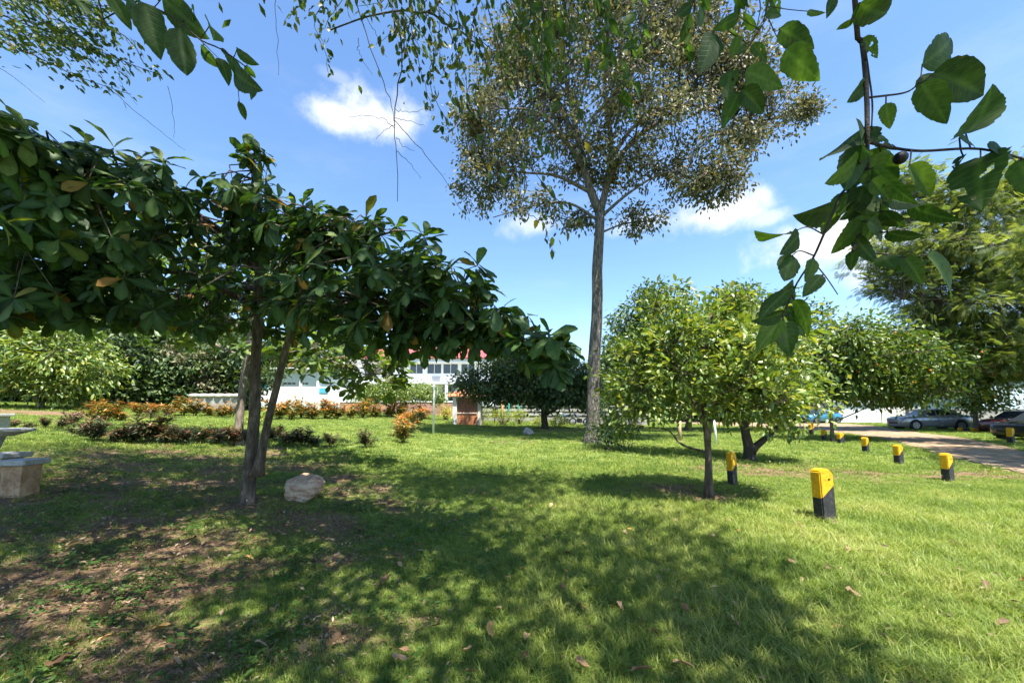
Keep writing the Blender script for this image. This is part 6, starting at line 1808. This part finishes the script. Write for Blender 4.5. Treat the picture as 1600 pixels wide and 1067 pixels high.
xa, xb = wxu(1533, 630, Yh), wxu(1760, 630, Yh)
root = thing('blue_house', 'pale blue house wall with one small window at the right edge', 'building', (0, 0, 0))
wall_with_windows(root, blue_wall, xa, xb, Yh, zz(xa, Yh) - .4, wz(588, Yh), [(wxu(1591, 628, Yh), wxu(1597, 628, Yh), wz(634, Yh), wz(624, Yh))])
m = LB(); m.box(((xa + xb) / 2, Yh + 4.2, (zz(xa, Yh) + wz(588, Yh)) / 2 - .2), (xb - xa - .01, 7.8, wz(588, Yh) - zz(xa, Yh) + .38)); m.build('body', blue_wall, root)
gable_roof(root, xa, xb, Yh, Yh + 8, wz(588, Yh) + .1, 1.8, red_roof, .4)
Ys = 36.5
xa, xb = wxu(1418, 650, Ys), wxu(1720, 650, Ys)
root = thing('dark_stone_wall', 'dark stone garden wall below the pale blue house', 'wall', (0, 0, 0))
m = LB(); m.box(((xa + xb) / 2, Ys, (zz(xa, Ys) + wz(640, Ys)) / 2 - .2), (xb - xa, .35, wz(640, Ys) - zz(xa, Ys) + .4)); m.build('wall_body', stone_wall, root)
m = LB(); m.box(((xa + xb) / 2, Ys, wz(640, Ys) + .04), (xb - xa + .1, .45, .09)); m.build('coping', stone_wall, root)

# --- fallen leaves on the lawn
fall_var = leaf_variants('fallen_leaf', [leaf_tpl([0, .12, .3, .5, .68, .82, .93, 1.0], [.012, .06, .15, .245, .30, .29, .19, .02], .45, -.3, .35), leaf_tpl([0, .1, .3, .55, .8, 1.0], [.012, .12, .22, .24, .15, .01], .7, -.2, .4), leaf_tpl([0, .2, .5, .8, 1.0], [.01, .10, .13, .09, .01], .8, .2, .5)], dead_leaf, [.05, .3, .5, .7, .85, .98])
def fallen(u, v, lp, label, group=None, mesh=None):
    b = gpx(u, v); d = np.linalg.norm(b - EYE); s = max(.035, lp * d / F * .74)
    o = bpy.data.objects.new('fallen_leaf', mesh or fall_var[int(rng.integers(len(fall_var)))]); COL.objects.link(o)
    o.location = b + np.array([0, 0, .034 + .022 * rng.random()]); o.scale = (s, s, s); o.rotation_euler = (rng.normal(0, .3), rng.normal(0, .3), rng.random() * 6.28)
    return tag(o, label, 'leaf', group)
fallen(118, 1027, 30, 'large dark-brown fallen leaf at the lower left', None, fall_var[0]); fallen(94, 1030, 24, 'dark-brown fallen leaf touching the larger one at the lower left', None, fall_var[0])
fallen(586, 925, 32, 'curled reddish-brown fallen leaf left of the sunny patch', None, fall_var[1])
fallen(471, 1036, 26, 'tan fallen leaf standing up near the bottom edge', None, fall_var[3])
fallen(420, 743, 22, 'orange fallen leaf between the forked trunk and the boulder', None, fall_var[5])
for (u, v, l) in ((155, 978, 26), (285, 885, 14), (366, 864, 16), (392, 848, 10), (440, 838, 12), (480, 840, 14), (520, 876, 20), (537, 888, 14), (630, 875, 14), (600, 820, 16), (560, 832, 10), (470, 925, 14), (510, 985, 18), (572, 994, 16), (640, 1040, 28), (605, 945, 14), (672, 990, 20), (770, 1005, 22), (820, 1010, 20), (722, 1028, 26),
                  (890, 905, 16), (882, 932, 20), (948, 900, 16), (920, 965, 22), (886, 968, 14), (1012, 995, 20), (1050, 1045, 34), (995, 976, 16), (1080, 968, 20), (1078, 992, 18), (985, 1064, 36), (1065, 932, 10), (1350, 942, 20), (1322, 985, 28), (1375, 1000, 22), (1210, 957, 16), (1258, 830, 12), (1160, 832, 14), (1245, 885, 12), (1555, 985, 18), (1590, 915, 20), (1545, 930, 14),
                  (785, 790, 10), (825, 795, 10), (770, 800, 10), (1145, 818, 10), (1000, 860, 10), (980, 832, 14), (230, 905, 12), (320, 950, 16), (330, 1010, 16), (270, 1040, 20), (60, 905, 12), (30, 850, 12), (100, 860, 20), (150, 1010, 14), (410, 960, 14), (440, 990, 18), (705, 745, 10), (830, 695, 8), (790, 696, 8), (1120, 800, 9), (1330, 870, 10), (1480, 850, 9)):
    g = 'dry brown leaves scattered over the grass'
    fallen(u, v, l, 'dry brown leaf among many scattered over the grass', g)

for _ in range(70):
    v = 770 + 290 * rng.random() ** 1.3; u = rng.uniform(60, 1500)
    if u > 800 + (v - 700) * 2.4: continue
    fallen(u, v, 7 + (v - 760) * .04 + 6 * rng.random(), 'dry brown leaf among many scattered over the grass', 'dry brown leaves scattered over the grass')
